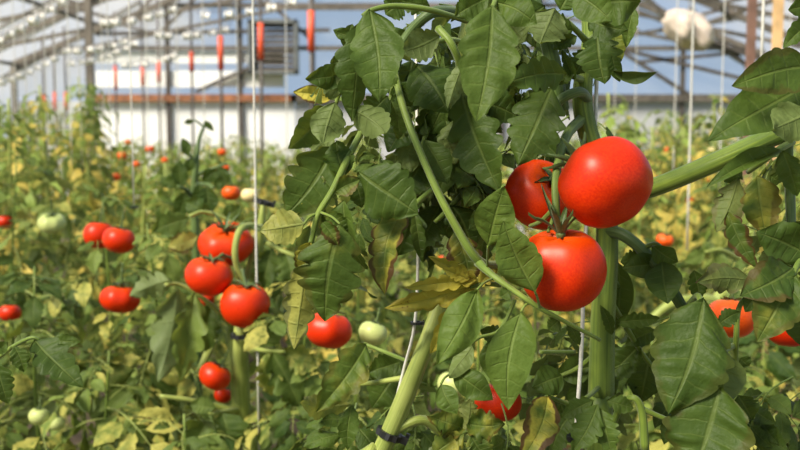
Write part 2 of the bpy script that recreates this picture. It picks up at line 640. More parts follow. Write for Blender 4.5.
def tomato(px, py, d, rpx, label, mat='red', shape=0, axis=(0, 0, 1), spin=0.0, cal=0, stalk=None, group=None, squash=(1, 1, 1)):
    """fruit centre at a pixel; axis: where its stalk end points (x right, y away, z up)"""
    c = U(px, py, d)
    R = rpx / FPX * d
    root = empty('tomato', c, label, 'tomato', group)
    rm = rot_to(axis, spin)
    f = link('fruit', shared('fruit', shape, M[mat]), root)
    f.rotation_euler = rm.to_euler()
    f.scale = (R * squash[0], R * squash[1], R * squash[2])
    if cal is not None:
        k = link('calyx', shared('calyx', cal, M['calyx']), root)
        k.rotation_euler = rm.to_euler()
        k.scale = (R, R, R * squash[2])
        ax = V(axis).normalized()
        p0 = ax * (R * 0.62 * squash[2])
        end = (V(stalk) - c) if stalk is not None else ax * (R * 1.5) + V((0, 0, R * 0.3))
        mid = p0.lerp(end, 0.5) + ax * ((end - p0).length * 0.18)
        mb = MB()
        rr = max(0.0016, R * 0.055)
        tube(mb, [(p0, rr * 1.1), (p0.lerp(mid, 0.7), rr), (mid, rr * 1.55), (mid.lerp(end, 0.25), rr), (end, rr * 1.05)], 8, 4)
        link('stalk', mb.mesh('stalk', M['calyx']), root)
    return root


# ------------------------------------------------------------------ setting
def build_world():
    w = bpy.data.worlds.new('sky')
    SC.world = w
    t = NT(w)
    out = t.n('ShaderNodeOutputWorld')
    bg = t.n('ShaderNodeBackground')
    tc = t.n('ShaderNodeTexCoord')
    sx = t.n('ShaderNodeSeparateXYZ')
    t.l(tc.outputs['Generated'], sx.inputs[0])
    nz = t.noise(tc.outputs['Generated'], 3.2, 5)
    blue = t.mix(t.step(sx.outputs[2], 0.0, 0.7), (0.36, 0.48, 0.68), (0.18, 0.33, 0.62))
    c = t.mix(t.step(nz, 0.46, 0.68), blue, (0.78, 0.78, 0.78))
    c = t.mix(t.step(sx.outputs[2], -0.02, 0.0), (0.10, 0.12, 0.05), c)
    t.l(c, bg.inputs[0])
    bg.inputs[1].default_value = 1.0
    t.l(bg.outputs[0], out.inputs[0])


build_world()
sun_d = bpy.data.lights.new('sun', 'SUN')
sun_d.energy = 9.0
sun_d.angle = math.radians(22)
sun_d.color = (1.0, 0.93, 0.80)
sun = bpy.data.objects.new('sun', sun_d)
COL.objects.link(sun)
sun.rotation_euler = V((-0.60, -0.50, 0.75)).normalized().to_track_quat('Z', 'Y').to_euler()

# greenhouse: gable house, ridge along the view
HW, EAVE, RIDGE, Y0, Y1 = 5.3, 2.4, 4.5, -4.0, 14.0


def zroof(x):
    return RIDGE - (RIDGE - EAVE) * abs(x) / HW


mb = MB()
box(mb, (0, (Y0 + Y1) / 2, -0.05), (2 * HW, Y1 - Y0, 0.1))
tag(link('floor', mb.mesh('floor', M['soil'], False)), kind='structure')
mb = MB()
box(mb, (0, 20, -0.15), (160, 160, 0.08))
tag(link('ground', mb.mesh('ground', M['turf'], False)), kind='structure')


def sheet(name, corners, mat, nx=1, ny=1):
    mb = MB()
    a, b, c, d = [V(q) for q in corners]
    vs, fs = [], []
    for i in range(ny + 1):
        for j in range(nx + 1):
            vs.append(a.lerp(b, j / nx).lerp(d.lerp(c, j / nx), i / ny))
    for i in range(ny):
        for j in range(nx):
            k = i * (nx + 1) + j
            fs.append((k, k + 1, k + nx + 2, k + nx + 1))
    mb.add(vs, fs)
    o = link(name, mb.mesh(name, mat, False))
    return tag(o, kind='structure')


mb = MB()
for sg in (-1, 1):
    vs = [(sg * (HW + .03), Y0, EAVE + .04), (0, Y0, RIDGE + .05), (0, Y1, RIDGE + .05), (sg * (HW + .03), Y1, EAVE + .04)]
    mb.add(vs, [(0, 1, 2, 3)])
tag(link('ceiling', mb.mesh('ceiling', M['film'], False)), kind='structure')
sheet('wall_left', [(-HW, Y0, 0), (-HW, Y1, 0), (-HW, Y1, EAVE), (-HW, Y0, EAVE)], M['film'])
sheet('wall_right', [(HW, Y0, 0), (HW, Y1, 0), (HW, Y1, EAVE), (HW, Y0, EAVE)], M['film'])
# far gable wall: film above a beam, panels below
mb = MB()
mb.add([(-HW, Y1, 1.95), (HW, Y1, 1.95), (HW, Y1, EAVE), (0, Y1, RIDGE), (-HW, Y1, EAVE)], [(0, 1, 2, 3, 4)])
wb = tag(link('wall_back', mb.mesh('wall_back', M['film'], False)), kind='structure')
mb = MB()
box(mb, (-2.85, Y1 - .03, 0.95), (2.78, .04, 1.90))
link('white_panel', mb.mesh('white_panel', M['whitepanel'], False), wb)
mb = MB()
box(mb, (1.9, Y1 - .03, 0.95), (6.7, .04, 1.90))
link('pale_panel', mb.mesh('pale_panel', M['greypanel'], False), wb)
mb = MB()
box(mb, (-4.8, Y1 - .03, 0.95), (1.0, .04, 1.90))
link('grey_panel', mb.mesh('grey_panel', M['greypanel'], False), wb)
mb = MB()
box(mb, (-2.85, Y1 - .10, 1.94), (2.85, .09, .10))
link('rusty_rail', mb.mesh('rusty_rail', M['rust'], False), wb)
mb = MB()
box(mb, (1.9, Y1 - .10, 1.94), (6.8, .09, .10))
link('rail', mb.mesh('rail', M['steel'], False), wb)
mb = MB()
box(mb, (-2.9, Y1 - .04, 2.20), (2.6, .03, .22))
box(mb, (-2.9, Y1 - .04, 2.50), (2.6, .03, .16))
link('white_strip', mb.mesh('white_strip', M['whitepanel'], False), wb)
mb = MB()
for x in (-4.3, -3.2, -2.2, -1.2, 1.4, 2.6, 3.9):
    bar(mb, (x, Y1 - .07, 0), (x, Y1 - .07, zroof(x) - .03), .06)
link('stud', mb.mesh('stud', M['darksteel'], False), wb)
mb = MB()
for z in (2.62, 3.2):
    bar(mb, (-HW * (RIDGE - z) / (RIDGE - EAVE), Y1 - .08, z), (HW * (RIDGE - z) / (RIDGE - EAVE), Y1 - .08, z), .06)
link('cross_bar', mb.mesh('cross_bar', M['steel'], False), wb)

# slanting braces of the far wall
def wall_pt(px, py):
    a = U(px, py, 10.0) - CAMPOS
    return CAMPOS + a * ((Y1 - .12) / a.y)


mb = MB()
for (xa, ya, xb, yb, w) in ((630, -10, 742, 62, .10), (594, 34, 694, 98, .06), (600, 44, 764, 84, .05), (610, 38, 770, 14, .06), (690, 8, 764, 84, .05), (640, 62, 764, 50, .05),
                            (-4, 82, 140, 2, .12), (-4, 52, 100, -2, .11), (-4, 30, 60, -4, .09), (266, 0, 312, 40, .07), (196, 92, 262, 62, .07), (96, 34, 330, 30, .05), (200, 4, 312, 8, .05)):
    bar(mb, wall_pt(xa, ya), wall_pt(xb, yb), w, .05)
link('brace', mb.mesh('brace', M['darksteel'], False), wb)
# roof frames
for y in (1.5, 4.0, 6.5, 8.7, 10.6, 12.3, 13.85):
    mb = MB()
    for sg in (-1, 1):
        bar(mb, (sg * HW, y, 0), (sg * HW, y, EAVE), .07)
        bar(mb, (sg * HW, y, EAVE), (0, y, RIDGE), .075)
        if y > 8:
            bar(mb, (sg * HW, y, EAVE + .02), (sg * 1.6, y, 3.15), .045)
            bar(mb, (sg * 3.9, y, zroof(3.9)), (sg * 3.3, y, 2.80), .04)
            bar(mb, (sg * 3.3, y, 2.80), (sg * 2.6, y, zroof(2.6)), .04)
            bar(mb, (sg * 2.6, y, zroof(2.6)), (sg * 1.6, y, 3.15), .04)
    if y > 8:
        bar(mb, (-1.6, y, 3.15), (1.6, y, 3.15), .045)
    tag(link('roof_frame', mb.mesh('roof_frame', M['steel'], False)), kind='structure')
for x in (-5.25, -4.0, -2.7, -1.35, 0, 1.35, 2.7, 4.0, 5.25):
    mb = MB()
    bar(mb, (x, Y0, zroof(x) - .03), (x, Y1, zroof(x) - .03), .045)
    tag(link('purlin', mb.mesh('purlin', M['steel'], False)), kind='structure')
# diagonal wind braces on the right roof slope and wall
for a, b in (((4.0, 12.3, zroof(4.0) - .08), (2.0, 8.7, zroof(2.0) - .08)), ((2.0, 12.3, zroof(2.0) - .08), (4.6, 8.7, zroof(4.6) - .08)),
             ((5.2, 13.8, 2.35), (1.9, 13.7, 3.6))):
    mb = MB()
    bar(mb, a, b, .05)
    tag(link('wind_brace', mb.mesh('wind_brace', M['darksteel'], False)), kind='structure')


# posts with orange-red sleeves
def sleeve_post(px, d, y0, y1, w, label):
    p = U(px, 130, d)
    top = min(zroof(p.x) - .05, 3.1)
    root = empty('support_post', (p.x, p.y, 0), label, 'post', 'posts with orange red sleeves')
    mb = MB()
    tube(mb, [(V((0, 0, 0)), w * .55), (V((0, 0, top)), w * .55)], 8, 1)
    link('pole', mb.mesh('pole', M['darksteel']), root)
    za = U(px, y1, d).z
    zb = U(px, y0, d).z
    mb = MB()
    tube(mb, [(V((0, 0, za)), w), (V((0, 0, zb)), w)], 10, 1)
    link('sleeve', mb.mesh('sleeve', M['redpaint']), root)


for px, d, y0, y1, w, lb in (
        (312, 8.2, 12, 52, .028, 'support post with orange red sleeve, rightmost of the row near the foliage'),
        (262, 9.0, 24, 60, .027, 'support post with orange red sleeve beside the dark louvred fan'),
        (222, 10.0, 37, 70, .028, 'support post with orange red sleeve, its dark pole crossing the white panel'),
        (193, 11.0, 52, 72, .026, 'support post with short orange red sleeve, fourth from the right of its row'),
        (160, 12.0, 62, 82, .024, 'thin support post with faint orange red sleeve over the rusty rail'),
        (144, 12.4, 64, 86, .024, 'thin support post with orange red sleeve in front of the white strip'),
        (117, 12.9, 66, 90, .022, 'thin support post with faint sleeve at the left end of the white strip'),
        (67, 12.6, 92, 110, .025, 'short orange red sleeve on a post low before the left grey panel, right of three'),
        (56, 12.6, 92, 110, .025, 'short orange red sleeve on a post low before the left grey panel, middle of three'),
        (45, 12.6, 94, 112, .025, 'short orange red sleeve on a post low before the left grey panel, left of three')):
    sleeve_post(px, d, y0, y1, w, lb)


def plain_post(px, d, w, mat, label, name='timber_post'):
    p = U(px, 130, d)
    mb = MB()
    h = min(zroof(p.x) - .1, 3.4)
    bar(mb, (0, 0, 0), (0, 0, h), w)
    o = link(name, mb.mesh(name, M[mat], False), None, (p.x, p.y, 0))
    tag(o, label, 'post')


plain_post(748, 4.6, .034, 'brownpost', 'dark brown post rising behind the right hand leaves')
plain_post(774, 4.4, .036, 'wood', 'pale raw pine post rising behind the right hand leaves')
plain_post(92, 10.5, .07, 'steel', 'grey steel post standing left of the white panel', 'steel_post')

# exhaust fan
root = empty('exhaust_fan', (-1.72, Y1 - .22, 2.62), 'dark square louvred exhaust fan mounted on the far wall', 'fan')
mb = MB()
for sx_ in (-1, 1):
    box(mb, (sx_ * .31, 0, 0), (.05, .24, .72))
    box(mb, (0, 0, sx_ * .34), (.66, .24, .05))
link('housing', mb.mesh('housing', M['fan'], False), root)
mb = MB()
for i in range(9):
    box(mb, (0, -.02, -.29 + i * .072), (.58, .09, .012), Matrix.Rotation(0.6, 3, 'X'))
link('louvre', mb.mesh('louvre', M['steel'], False), root)

# hanging bundle
c = U(689, 30, 7.5)
root = empty('cloth_bundle', c, 'lumpy cream cloth bundle hanging on a string under the roof at right', 'bundle')
rng = random.Random(5)
mb = MB()
vs, fs = [], []
nu, nv = 28, 18
for i in range(nv + 1):
    f = PI * i / nv
    for k in range(nu):
        t = 2 * PI * k / nu
        r = 0.15 * max(0.0, math.sin(f)) ** 0.7 * (1 + .16 * math.sin(5 * t + 3 * f) + .10 * math.sin(9 * t - 4 * f) + .18 * math.sin(2 * t + 1))
        z = 0.15 * math.cos(f) * (.9 + .16 * math.sin(3 * t + 2 * f))
        vs.append((r * math.cos(t) * 1.0 - 0.55 * z, r * math.sin(t), z))
for i in range(nv):
    for k in range(nu):
        k2 = (k + 1) % nu
        fs.append((i * nu + k, (i + 1) * nu + k, (i + 1) * nu + k2, i * nu + k2))
mb.add(vs, fs)
link('bundle_body', mb.mesh('bundle_body', M['bag']), root)
mb = MB()
tube(mb, [(V((0, 0, .13)), .006), (V((0, 0, zroof(c.x) - c.z - .03)), .005)], 6, 1)
link('hanging_string', mb.mesh('hanging_string', M['twine']), root)


# overhead wires with twine spools
def spool_mb():
    mb = MB()
    tube(mb, [(V((-.020, 0, 0)), .022), (V((-.015, 0, 0)), .024), (V((-.013, 0, 0)), .011), (V((.013, 0, 0)), .011), (V((.015, 0, 0)), .024), (V((.020, 0, 0)), .022)], 12, 1)
    tube(mb, [(V((0, 0, .008)), .003), (V((0, .008, .022)), .003), (V((0, 0, .034)), .003)], 5, 3)
    return mb


SPOOL = spool_mb().mesh('twine_spool', M['spool'])
wires = [  # (px0,py0,d0, px1,py1,d1, sag px, spools, place)
    (-6, 38, 7.0, 66, -6, 7.6, 2, 10, 'the steep wire in the top left corner'),
    (60, 47, 8.4, 130, 36, 9.0, 4, 9, 'the short sagging wire near the top left'),
    (68, 60, 9.0, 138, 38, 9.6, 5, 11, 'the lower sagging wire left of the grey post'),
    (-4, 80, 9.0, 60, 52, 9.6, 3, 10, 'the lowest wire by the left roof slope'),
    (96, 18, 7.6, 180, 2, 8.2, 6, 8, 'the wire above the grey post'),
    (120, 62, 10.0, 180, 50, 10.6, 4, 9, 'the wire above the white strip'),
    (150, 30, 8.6, 232, 24, 9.2, 5, 8, 'the wire crossing the sleeved posts'),
    (196, 12, 8.0, 300, -4, 8.4, 4, 7, 'the wire above the fan'),
]
wire_ends = []
for (x0, y0, d0, x1, y1, d1, sag, n, pl) in wires:
    a, b = U(x0, y0, d0), U(x1, y1, d1)
    s = sag / FPX * d0
    pts = [(a.lerp(b, t) - V((0, 0, s * 4 * t * (1 - t))), .004) for t in (0, .25, .5, .75, 1)]
    mb = MB()
    tube(mb, pts, 5, 3)
    o = link('overhead_wire', mb.mesh('overhead_wire', M['steel']))
    tag(o, 'thin grey wire of white spools, ' + pl.replace('the ', '').replace(' wire', ' one'), 'wire')
    rr = random.Random(int(x0 + y0 * 7))
    n = round(n * .72)
    for i in range(n):
        t = (i + .5 + rr.uniform(-.2, .2)) / n
        p = a.lerp(b, t) - V((0, 0, s * 4 * t * (1 - t) + .034))
        o = link('twine_spool', SPOOL, None, p)
        o.rotation_euler = (0, 0, rr.uniform(-.5, .5))
        sc = rr.uniform(1.3, 1.65)
        o.scale = (sc, sc, sc)
        tag(o, 'small white twine spool hooked on ' + pl, 'spool', 'white spools on ' + pl)


# ------------------------------------------------------------------ twine
def twine(pts, r, label, group=None, mat='twine'):
    mb = MB()
    base = pts[0]
    tube(mb, [(p - base, r) for p in pts], 6, 4)
    o = link('support_twine', mb.mesh('support_twine', M[mat]), None, base)
    return tag(o, label, 'twine', group)


def vert_twine(px, d, ytop, ybot, r, label, group=None):
    a = U(px, ybot, d)
    b = V((a.x, a.y, U(px, ytop, d).z))
    return twine([a, a.lerp(b, .5), b], r, label, group)


vert_twine(134, 2.2, -300, 205, .0015, 'pale twine held up behind the red pair at left')
vert_twine(259, 1.9, -400, 450, .0019, 'pale twine running past the right side of the red trio at left')
vert_twine(687, 3.0, -200, 250, .0032, 'thick pale twine hanging in front of the cloth bundle')
vert_twine(761, 2.0, -300, 80, .0032, 'bright white twine between the brown post and the pine post')
twine([U(396, 400, 1.06), U(405, 365, 1.05), U(415, 322, 1.03), U(418, 250, 1.03), U(417, 120, 1.05), U(414, -120, 1.1)], .0016,
      'white twine clipped to the pale leaning stem at bottom centre')
twine([U(574, 470, .97), U(576, 430, .97), U(582, 340, .97), U(585, 240, .98), U(596, 110, 1.0), U(598, -120, 1.05)], .0020,
      'white twine tied along the upright stem under the near red trio')
rr = random.Random(77)
for px in (6, 17, 29, 38, 48, 57, 70, 81, 104, 112, 148, 165, 181, 205, 238, 286):
    d = rr.uniform(4.5, 8.5)
    vert_twine(px + rr.uniform(-2, 2), d, -90, 165, .0025, 'faint pale twine hanging down over the blurred left rows', 'far twines over the left rows')
for px in (612, 632, 673, 718, 786):
    d = rr.uniform(4.0, 7.0)
    vert_twine(px + rr.uniform(-2, 2), d, -90, 190, .0024, 'faint pale twine hanging down over the blurred right rows', 'far twines over the right rows')


# clips
def clip(px, py, d, r, label, axis=(0, 0, 1)):
    c = U(px, py, d)
    mb = MB()
    rm = rot_to(axis)
    N = 20
    vs, fs = [], []
    for k in range(N):
        a = 2 * PI * k / N
        rr_ = 1 + (.12 if k % 2 else 0)
        for (q, z) in ((1.0, -.45), (1.28 * rr_, -.45), (1.28 * rr_, .45), (1.0, .45)):
            vs.append(rm @ V((math.cos(a) * r * q, math.sin(a) * r * q, z * r * .75)))
    for k in range(N):
        k2 = (k + 1) % N
        for q in range(4):
            q2 = (q + 1) % 4
            fs.append((k * 4 + q, k2 * 4 + q, k2 * 4 + q2, k * 4 + q2))
    mb.add(vs, fs)
    root = empty('plant_clip', c, label, 'clip')
    link('ring', mb.mesh('ring', M['clip'], False), root)
    mb = MB()
    box(mb, rm @ V((r * 1.6, 0, 0)), (r * .9, r * .5, r * .8), rm)
    box(mb, rm @ V((r * 1.9, r * .35, r * .2)), (r * .4, r * .35, r * 1.0), rm)
    link('latch', mb.mesh('latch', M['clip'], False), root)


clip(389, 434, 1.05, .0102, 'black ring clip around the pale leaning stem at bottom centre', (0.42, 0, 1))
clip(240, 336, 1.88, .0125, 'black ring clip below the lowest fruit of the red trio at left', (0.05, 0, 1))
clip(262, 202, 1.92, .012, 'black clip on twine above the red trio at left', (.3, 0, 1))
clip(577, 438, .97, .0072, 'black clip on the white twine at the bottom edge below the near red trio')
clip(416, 323, 1.03, .0042, 'tiny black clip on the white twine left of the dry curled leaf')
clip(134, 207, 2.2, .005, 'small black clip at the foot of the twine behind the red pair at left')


# ------------------------------------------------------------------ near plants
class Plant:
    def __init__(self, base, label, group=None):
        self.o = empty('tomato_plant', V((base.x, base.y, 0)), label, 'tomato plant', group)
        self.org = V((base.x, base.y, 0))

    def stem(self, pts, mat='stem', ridge=.05, sides=12, name='stem'):
        """pts: (px, py, d, radius px) or (Vector, radius)"""
        q = [(U(a[0], a[1], a[2]) - self.org, a[3] / FPX * a[2]) if len(a) == 4 else (a[0] - self.org, a[1]) for a in pts]
        mb = MB()
        tube(mb, q, sides, 6, ridge)
        return link(name, mb.mesh(name, M[mat]), self.o)

    def leaf(self, stalk, leaflets, mat='leaf', stem='stem', seed=0):
        """stalk: list of (px,py,d,rpx); leaflets: dicts. One part with a sub-part per leaflet"""
        rng = random.Random(seed * 131 + 7)
        mb = MB()
        tube(mb, [(U(a[0], a[1], a[2]) - self.org, a[3] / FPX * a[2]) for a in stalk], 8, 5, .03)
        lo = link('leaf', mb.mesh('leaf', M[stem]), self.o)
        for L in leaflets:
            self.leaflet(lo, rng, mat=mat, stem=stem, **L)
        return lo

    def leaflet(self, lo, rng, b, t, w, d=.93, dt=None, roll=0, droop=.5, fold=.2, lobe=.16, nl=5, wave=.06, y=0, burn=0, rnd=None,
                flip=False, hole=None, peak=.55, mat='leaf', stem='stem', asym=0, stalk=None, puff=.03, side=0, pitch=0):
        dt = d if dt is None else dt
        B, T = U(b[0], b[1], d), U(t[0], t[1], dt)
        vd = (CAMPOS - (B + T) / 2).normalized()
        Yv = (T - B).normalized()
        Z = vd - Yv * vd.dot(Yv)
        Z = Matrix.Rotation(math.radians(roll), 3, Yv) @ Z.normalized()
        if flip:
            Z = -Z
        mb = MB()
        leaflet(mb, B - self.org, T - self.org, w / FPX * (d + dt) / 2 * 1.08, Z, rng, 34, 9, min(.45, lobe * 1.35 + .02) if lobe > .055 else lobe * .5, nl, droop, fold, wave, asym,
                (rng.random() * .5 + .2 if rnd is None else rnd, y, burn), puff * 1.15, hole, peak, side, crump=.036)
        if stalk:
            S = U(*stalk) - self.org
            rb = .0011
            tube(mb, [(S, rb * 1.2), (S.lerp(B - self.org, .6) + V((0, 0, .002)), rb), (B - self.org, rb)], 6, 3, mi=1)
        return link('leaflet', mb.mesh('leaflet', [M[mat], M[stem]]), lo)


D = dict

# ---- plant A: left half of the near foliage
gA = U(372, 450, 1.05)
A = Plant(V((gA.x - .04, gA.y, 0)), 'near tomato plant with pale leaning stem and dense foliage filling the top centre')
A.stem([(V((gA.x - .05, gA.y, 0)), .0095), (V((gA.x - .03, gA.y, .6)), .0095), (362, 500, 1.05, 9), (378, 458, 1.05, 9), (389, 434, 1.05, 9.5), (406, 394, 1.05, 9.5), (426, 344, 1.05, 8.5),
        (445, 290, 1.06, 7.5), (463, 240, 1.06, 6), (466, 165, 1.04, 5.5), (470, 100, 1.02, 5), (462, 50, 1.0, 5), (470, 5, 1.0, 5), (480, -60, 1.0, 4)], 'stem_pale')
A.stem([(391, 55, .99, 3.5), (404, 110, .95, 3.6), (430, 175, .93, 3.8), (455, 225, .92, 4.2), (480, 262, .92, 4.8), (505, 264, .96, 4), (528, 268, .99, 3.5)], 'stem', name='side_stem')
A.stem([(455, 12, .99, 6), (430, 14, .97, 5.5), (405, 40, .98, 5), (385, 80, .98, 4), (372, 118, .97, 3.5)], 'stem_dark', name='side_stem')
A.stem([(388, 434, 1.05, 4), (420, 420, 1.05, 5), (440, 432, 1.06, 4)], 'stem_pale', name='side_stem')
A.stem([(345, 385, 1.1, 2), (372, 383, 1.08, 2.5), (404, 378, 1.06, 3)], 'stem_pale', name='side_stem')
A.stem([(438, 28, .97, 4), (452, 45, .96, 4), (459, 68, .97, 3.5), (448, 95, 1.0, 3), (445, 120, 1.02, 3)], 'stem', name='side_stem')

# top-left leaf
A.leaf([(470, 22, .95, 3), (430, 10, .92, 3), (395, 6, .91, 3), (372, 10, .9, 2.5), (362, 16, .9, 2)], [
    D(b=(370, 10), t=(380, 103), w=52, d=.89, dt=.87, droop=.5, fold=.12, rnd=.62, lobe=.10, roll=8),
    D(b=(362, 20), t=(352, 122), w=40, d=.92, dt=.92, droop=.4, fold=-.35, rnd=.42, lobe=.2, roll=-30),
    D(b=(353, 36), t=(333, 30), w=12, d=.93, droop=.3, rnd=.4, lobe=.05),
    D(b=(352, 24), t=(345, 50), w=18, d=.95, rnd=.35, roll=-20),
    D(b=(402, 2), t=(385, 14), w=28, d=.94, rnd=.4, droop=.9),
    D(b=(430, 6), t=(398, 0), w=22, d=.97, rnd=.45)], seed=1)
A.leaf([(372, 60, .97, 3), (352, 75, .95, 3), (340, 92, .95, 2.5), (336, 104, .95, 2)], [
    D(b=(345, 74), t=(305, 79), w=24, d=.94, dt=.92, droop=.8, fold=.25, rnd=.38, lobe=.06),
    D(b=(342, 92), t=(322, 82), w=24, d=.93, rnd=.6, flip=True, droop=.6, lobe=.1),
    D(b=(335, 102), t=(323, 145), w=34, d=.91, dt=.90, droop=.6, fold=.15, rnd=.95, lobe=.08, flip=True),
    D(b=(326, 106), t=(288, 149), w=32, d=.93, dt=.92, droop=.6, fold=.3, rnd=.5, lobe=.12, roll=-15),
    D(b=(350, 108), t=(386, 134), w=32, d=.92, dt=.9, droop=1.2, fold=.4, rnd=.6, lobe=.08, flip=True),
    D(b=(348, 60), t=(330, 63), w=16, d=.95, rnd=.35)], seed=2)
A.leaf([(350, 100, 1.02, 3), (330, 98, 1.06, 2)], [
    D(b=(332, 98), t=(293, 92), w=17, d=1.1, dt=1.1, rnd=.9, y=.75, burn=1, fold=.5, lobe=.05)], seed=3)
# long rachis on the left side
A.leaf([(378, 100, .98, 3), (365, 125, .96, 3.2), (347, 160, .92, 3.6), (333, 190, .91, 3.6), (318, 215, .91, 3.4), (312, 238, .91, 2.8), (306, 262, .91, 2)], [
    D(b=(334, 146), t=(284, 217), w=56, d=.93, dt=.92, droop=.6, fold=.1, rnd=.55, lobe=.28, roll=-10, hole={(12, 6), (12, 7), (13, 6)}, burn=.25),
    D(b=(360, 172), t=(418, 214), w=58, d=.9, dt=.88, droop=.7, fold=-.2, rnd=.35, lobe=.12, roll=20),
    D(b=(345, 176), t=(336, 142), w=30, d=.92, dt=.93, rnd=.5, fold=.3, droop=.6),
    D(b=(335, 192), t=(360, 180), w=20, d=.9, rnd=.7, fold=.4, y=.2, burn=.4, lobe=.1),
    D(b=(304, 224), t=(260, 231), w=36, d=.9, dt=.92, droop=.4, fold=.05, rnd=.95, y=.38, lobe=.14, flip=True, stalk=(316, 214, .91)),
    D(b=(300, 212), t=(292, 205), w=16, d=.92, rnd=.8, y=.3),
    D(b=(340, 224), t=(325, 321), w=66, d=.88, dt=.89, droop=.45, fold=-.1, rnd=.6, lobe=.30, burn=.3, puff=.045, stalk=(320, 212, .91), y=.12),
    D(b=(310, 242), t=(300, 275), w=24, d=.9, rnd=.8, y=.5, burn=.6, fold=.5),
    D(b=(306, 262), t=(294, 350), w=36, d=.91, dt=.93, droop=.5, fold=.35, rnd=.9, y=.62, burn=.5, lobe=.3, flip=True),
    D(b=(344, 200), t=(368, 268), w=36, d=.9, dt=.92, droop=1.3, fold=.6, rnd=.7, lobe=.2, roll=40),
    D(b=(328, 214), t=(348, 232), w=18, d=.9, rnd=.6, fold=.6, droop=1.4, y=.15)], seed=4)
A.leaf([(432, 190, .96, 3), (420, 200, .95, 3), (408, 212, .94, 2.5)], [
    D(b=(405, 208), t=(385, 296), w=36, d=.93, dt=.91, droop=1.0, fold=.35, rnd=.5, y=.35, burn=.7, lobe=.2, roll=25),
    D(b=(410, 205), t=(398, 256), w=42, d=.97, dt=.97, droop=.6, fold=.2, rnd=.15, lobe=.1),
    D(b=(400, 198), t=(372, 250), w=30, d=.96, rnd=.4, droop=.9, roll=-20),
    D(b=(415, 215), t=(422, 262), w=14, d=.96, rnd=.4, fold=.5, y=.1)], seed=5)
# top centre
A.leaf([(470, 45, 1.0, 3.5), (450, 40, .97, 3), (430, 45, .95, 2.5), (418, 62, .95, 2.5)], [
    D(b=(416, 64), t=(448, 113), w=50, d=.94, dt=.92, droop=.6, fold=-.25, rnd=.2, lobe=.08, roll=-15),
    D(b=(440, 36), t=(400, 52), w=32, d=.93, dt=.92, droop=.8, fold=-.3, rnd=.45, lobe=.12, flip=True),
    D(b=(463, 63), t=(448, 108), w=19, d=.92, dt=.91, droop=.5, fold=.5, rnd=.95, lobe=.1, flip=True),
    D(b=(405, 30), t=(388, 48), w=26, d=.98, rnd=.3),
    D(b=(412, 60), t=(402, 118), w=44, d=1.0, rnd=.15, droop=.5),
    D(b=(430, 62), t=(434, 98), w=22, d=.99, rnd=.4, fold=.4)], seed=6)
A.leaf([(500, -15, .88, 3), (495, 2, .85, 3), (490, 12, .84, 2.5)], [
    D(b=(492, 6), t=(476, 122), w=58, d=.83, dt=.81, droop=.5, fold=.12, rnd=.72, lobe=.14, puff=.05),
    D(b=(496, 2), t=(537, 24), w=34, d=.85, dt=.83, droop=.7, fold=.1, rnd=.65, lobe=.05),
    D(b=(488, -2), t=(455, 16), w=32, d=.86, rnd=.5, droop=.7),
    D(b=(500, 10), t=(525, 42), w=40, d=.88, rnd=.3, droop=.5, flip=True)], seed=7)
A.leaf([(468, 130, 1.03, 3), (458, 112, 1.0, 3), (452, 100, .98, 2.5)], [
    D(b=(462, 92), t=(500, 192), w=54, d=.95, dt=.93, droop=.5, fold=.15, rnd=.35, lobe=.22, roll=15),
    D(b=(450, 105), t=(420, 150), w=38, d=1.0, rnd=.3, droop=.7),
    D(b=(445, 118), t=(450, 178), w=36, d=.99, rnd=.5, droop=.5),
    D(b=(455, 120), t=(440, 168), w=26, d=.97, rnd=.75, flip=True),
    D(b=(470, 100), t=(520, 118), w=36, d=1.0, rnd=.2)], seed=8)
A.leaf([(466, 190, 1.04, 3), (450, 208, 1.0, 3), (435, 222, .99, 2)], [
    D(b=(440, 205), t=(415, 250), w=34, d=1.02, rnd=.2),
    D(b=(436, 190), t=(400, 170), w=36, d=1.02, rnd=.35, flip=True, droop=.9),
    D(b=(450, 205), t=(475, 255), w=42, d=1.0, rnd=.15, roll=-25),
    D(b=(455, 230), t=(470, 288), w=34, d=.98, rnd=.3, burn=.7, y=.3, lobe=.2)], seed=9)
A.leaf([(440, 110, 1.02, 2.5), (428, 130, .99, 2.2), (420, 150, .98, 2)], [
    D(b=(424, 140), t=(448, 184), w=30, d=.96, dt=.95, rnd=.6, lobe=.08, droop=.5),
    D(b=(446, 138), t=(456, 164), w=26, d=.97, rnd=.9, y=.15, flip=True, fold=.5, lobe=.08),
    D(b=(448, 150), t=(440, 196), w=28, d=.99, rnd=.75, lobe=.08),
    D(b=(412, 120), t=(388, 152), w=36, d=.99, rnd=.1, lobe=.15, roll=30),
    D(b=(404, 132), t=(412, 172), w=28, d=.98, rnd=.8, flip=True, droop=1.0, fold=.4),
    D(b=(425, 160), t=(404, 196), w=36, d=1.0, rnd=.3, lobe=.15)], seed=15)
A.leaf([(400, 60, .99, 2.5), (392, 90, .98, 2.2), (388, 110, .97, 1.6)], [
    D(b=(390, 100), t=(398, 140), w=26, d=.96, rnd=.55, droop=1.0, fold=.4, roll=-30),
    D(b=(395, 84), t=(412, 106), w=26, d=.97, rnd=.3, fold=.5),
    D(b=(388, 96), t=(366, 122), w=28, d=.95, rnd=.25, lobe=.12, droop=.9),
    D(b=(396, 74), t=(386, 88), w=14, d=.95, rnd=.7)], seed=16)
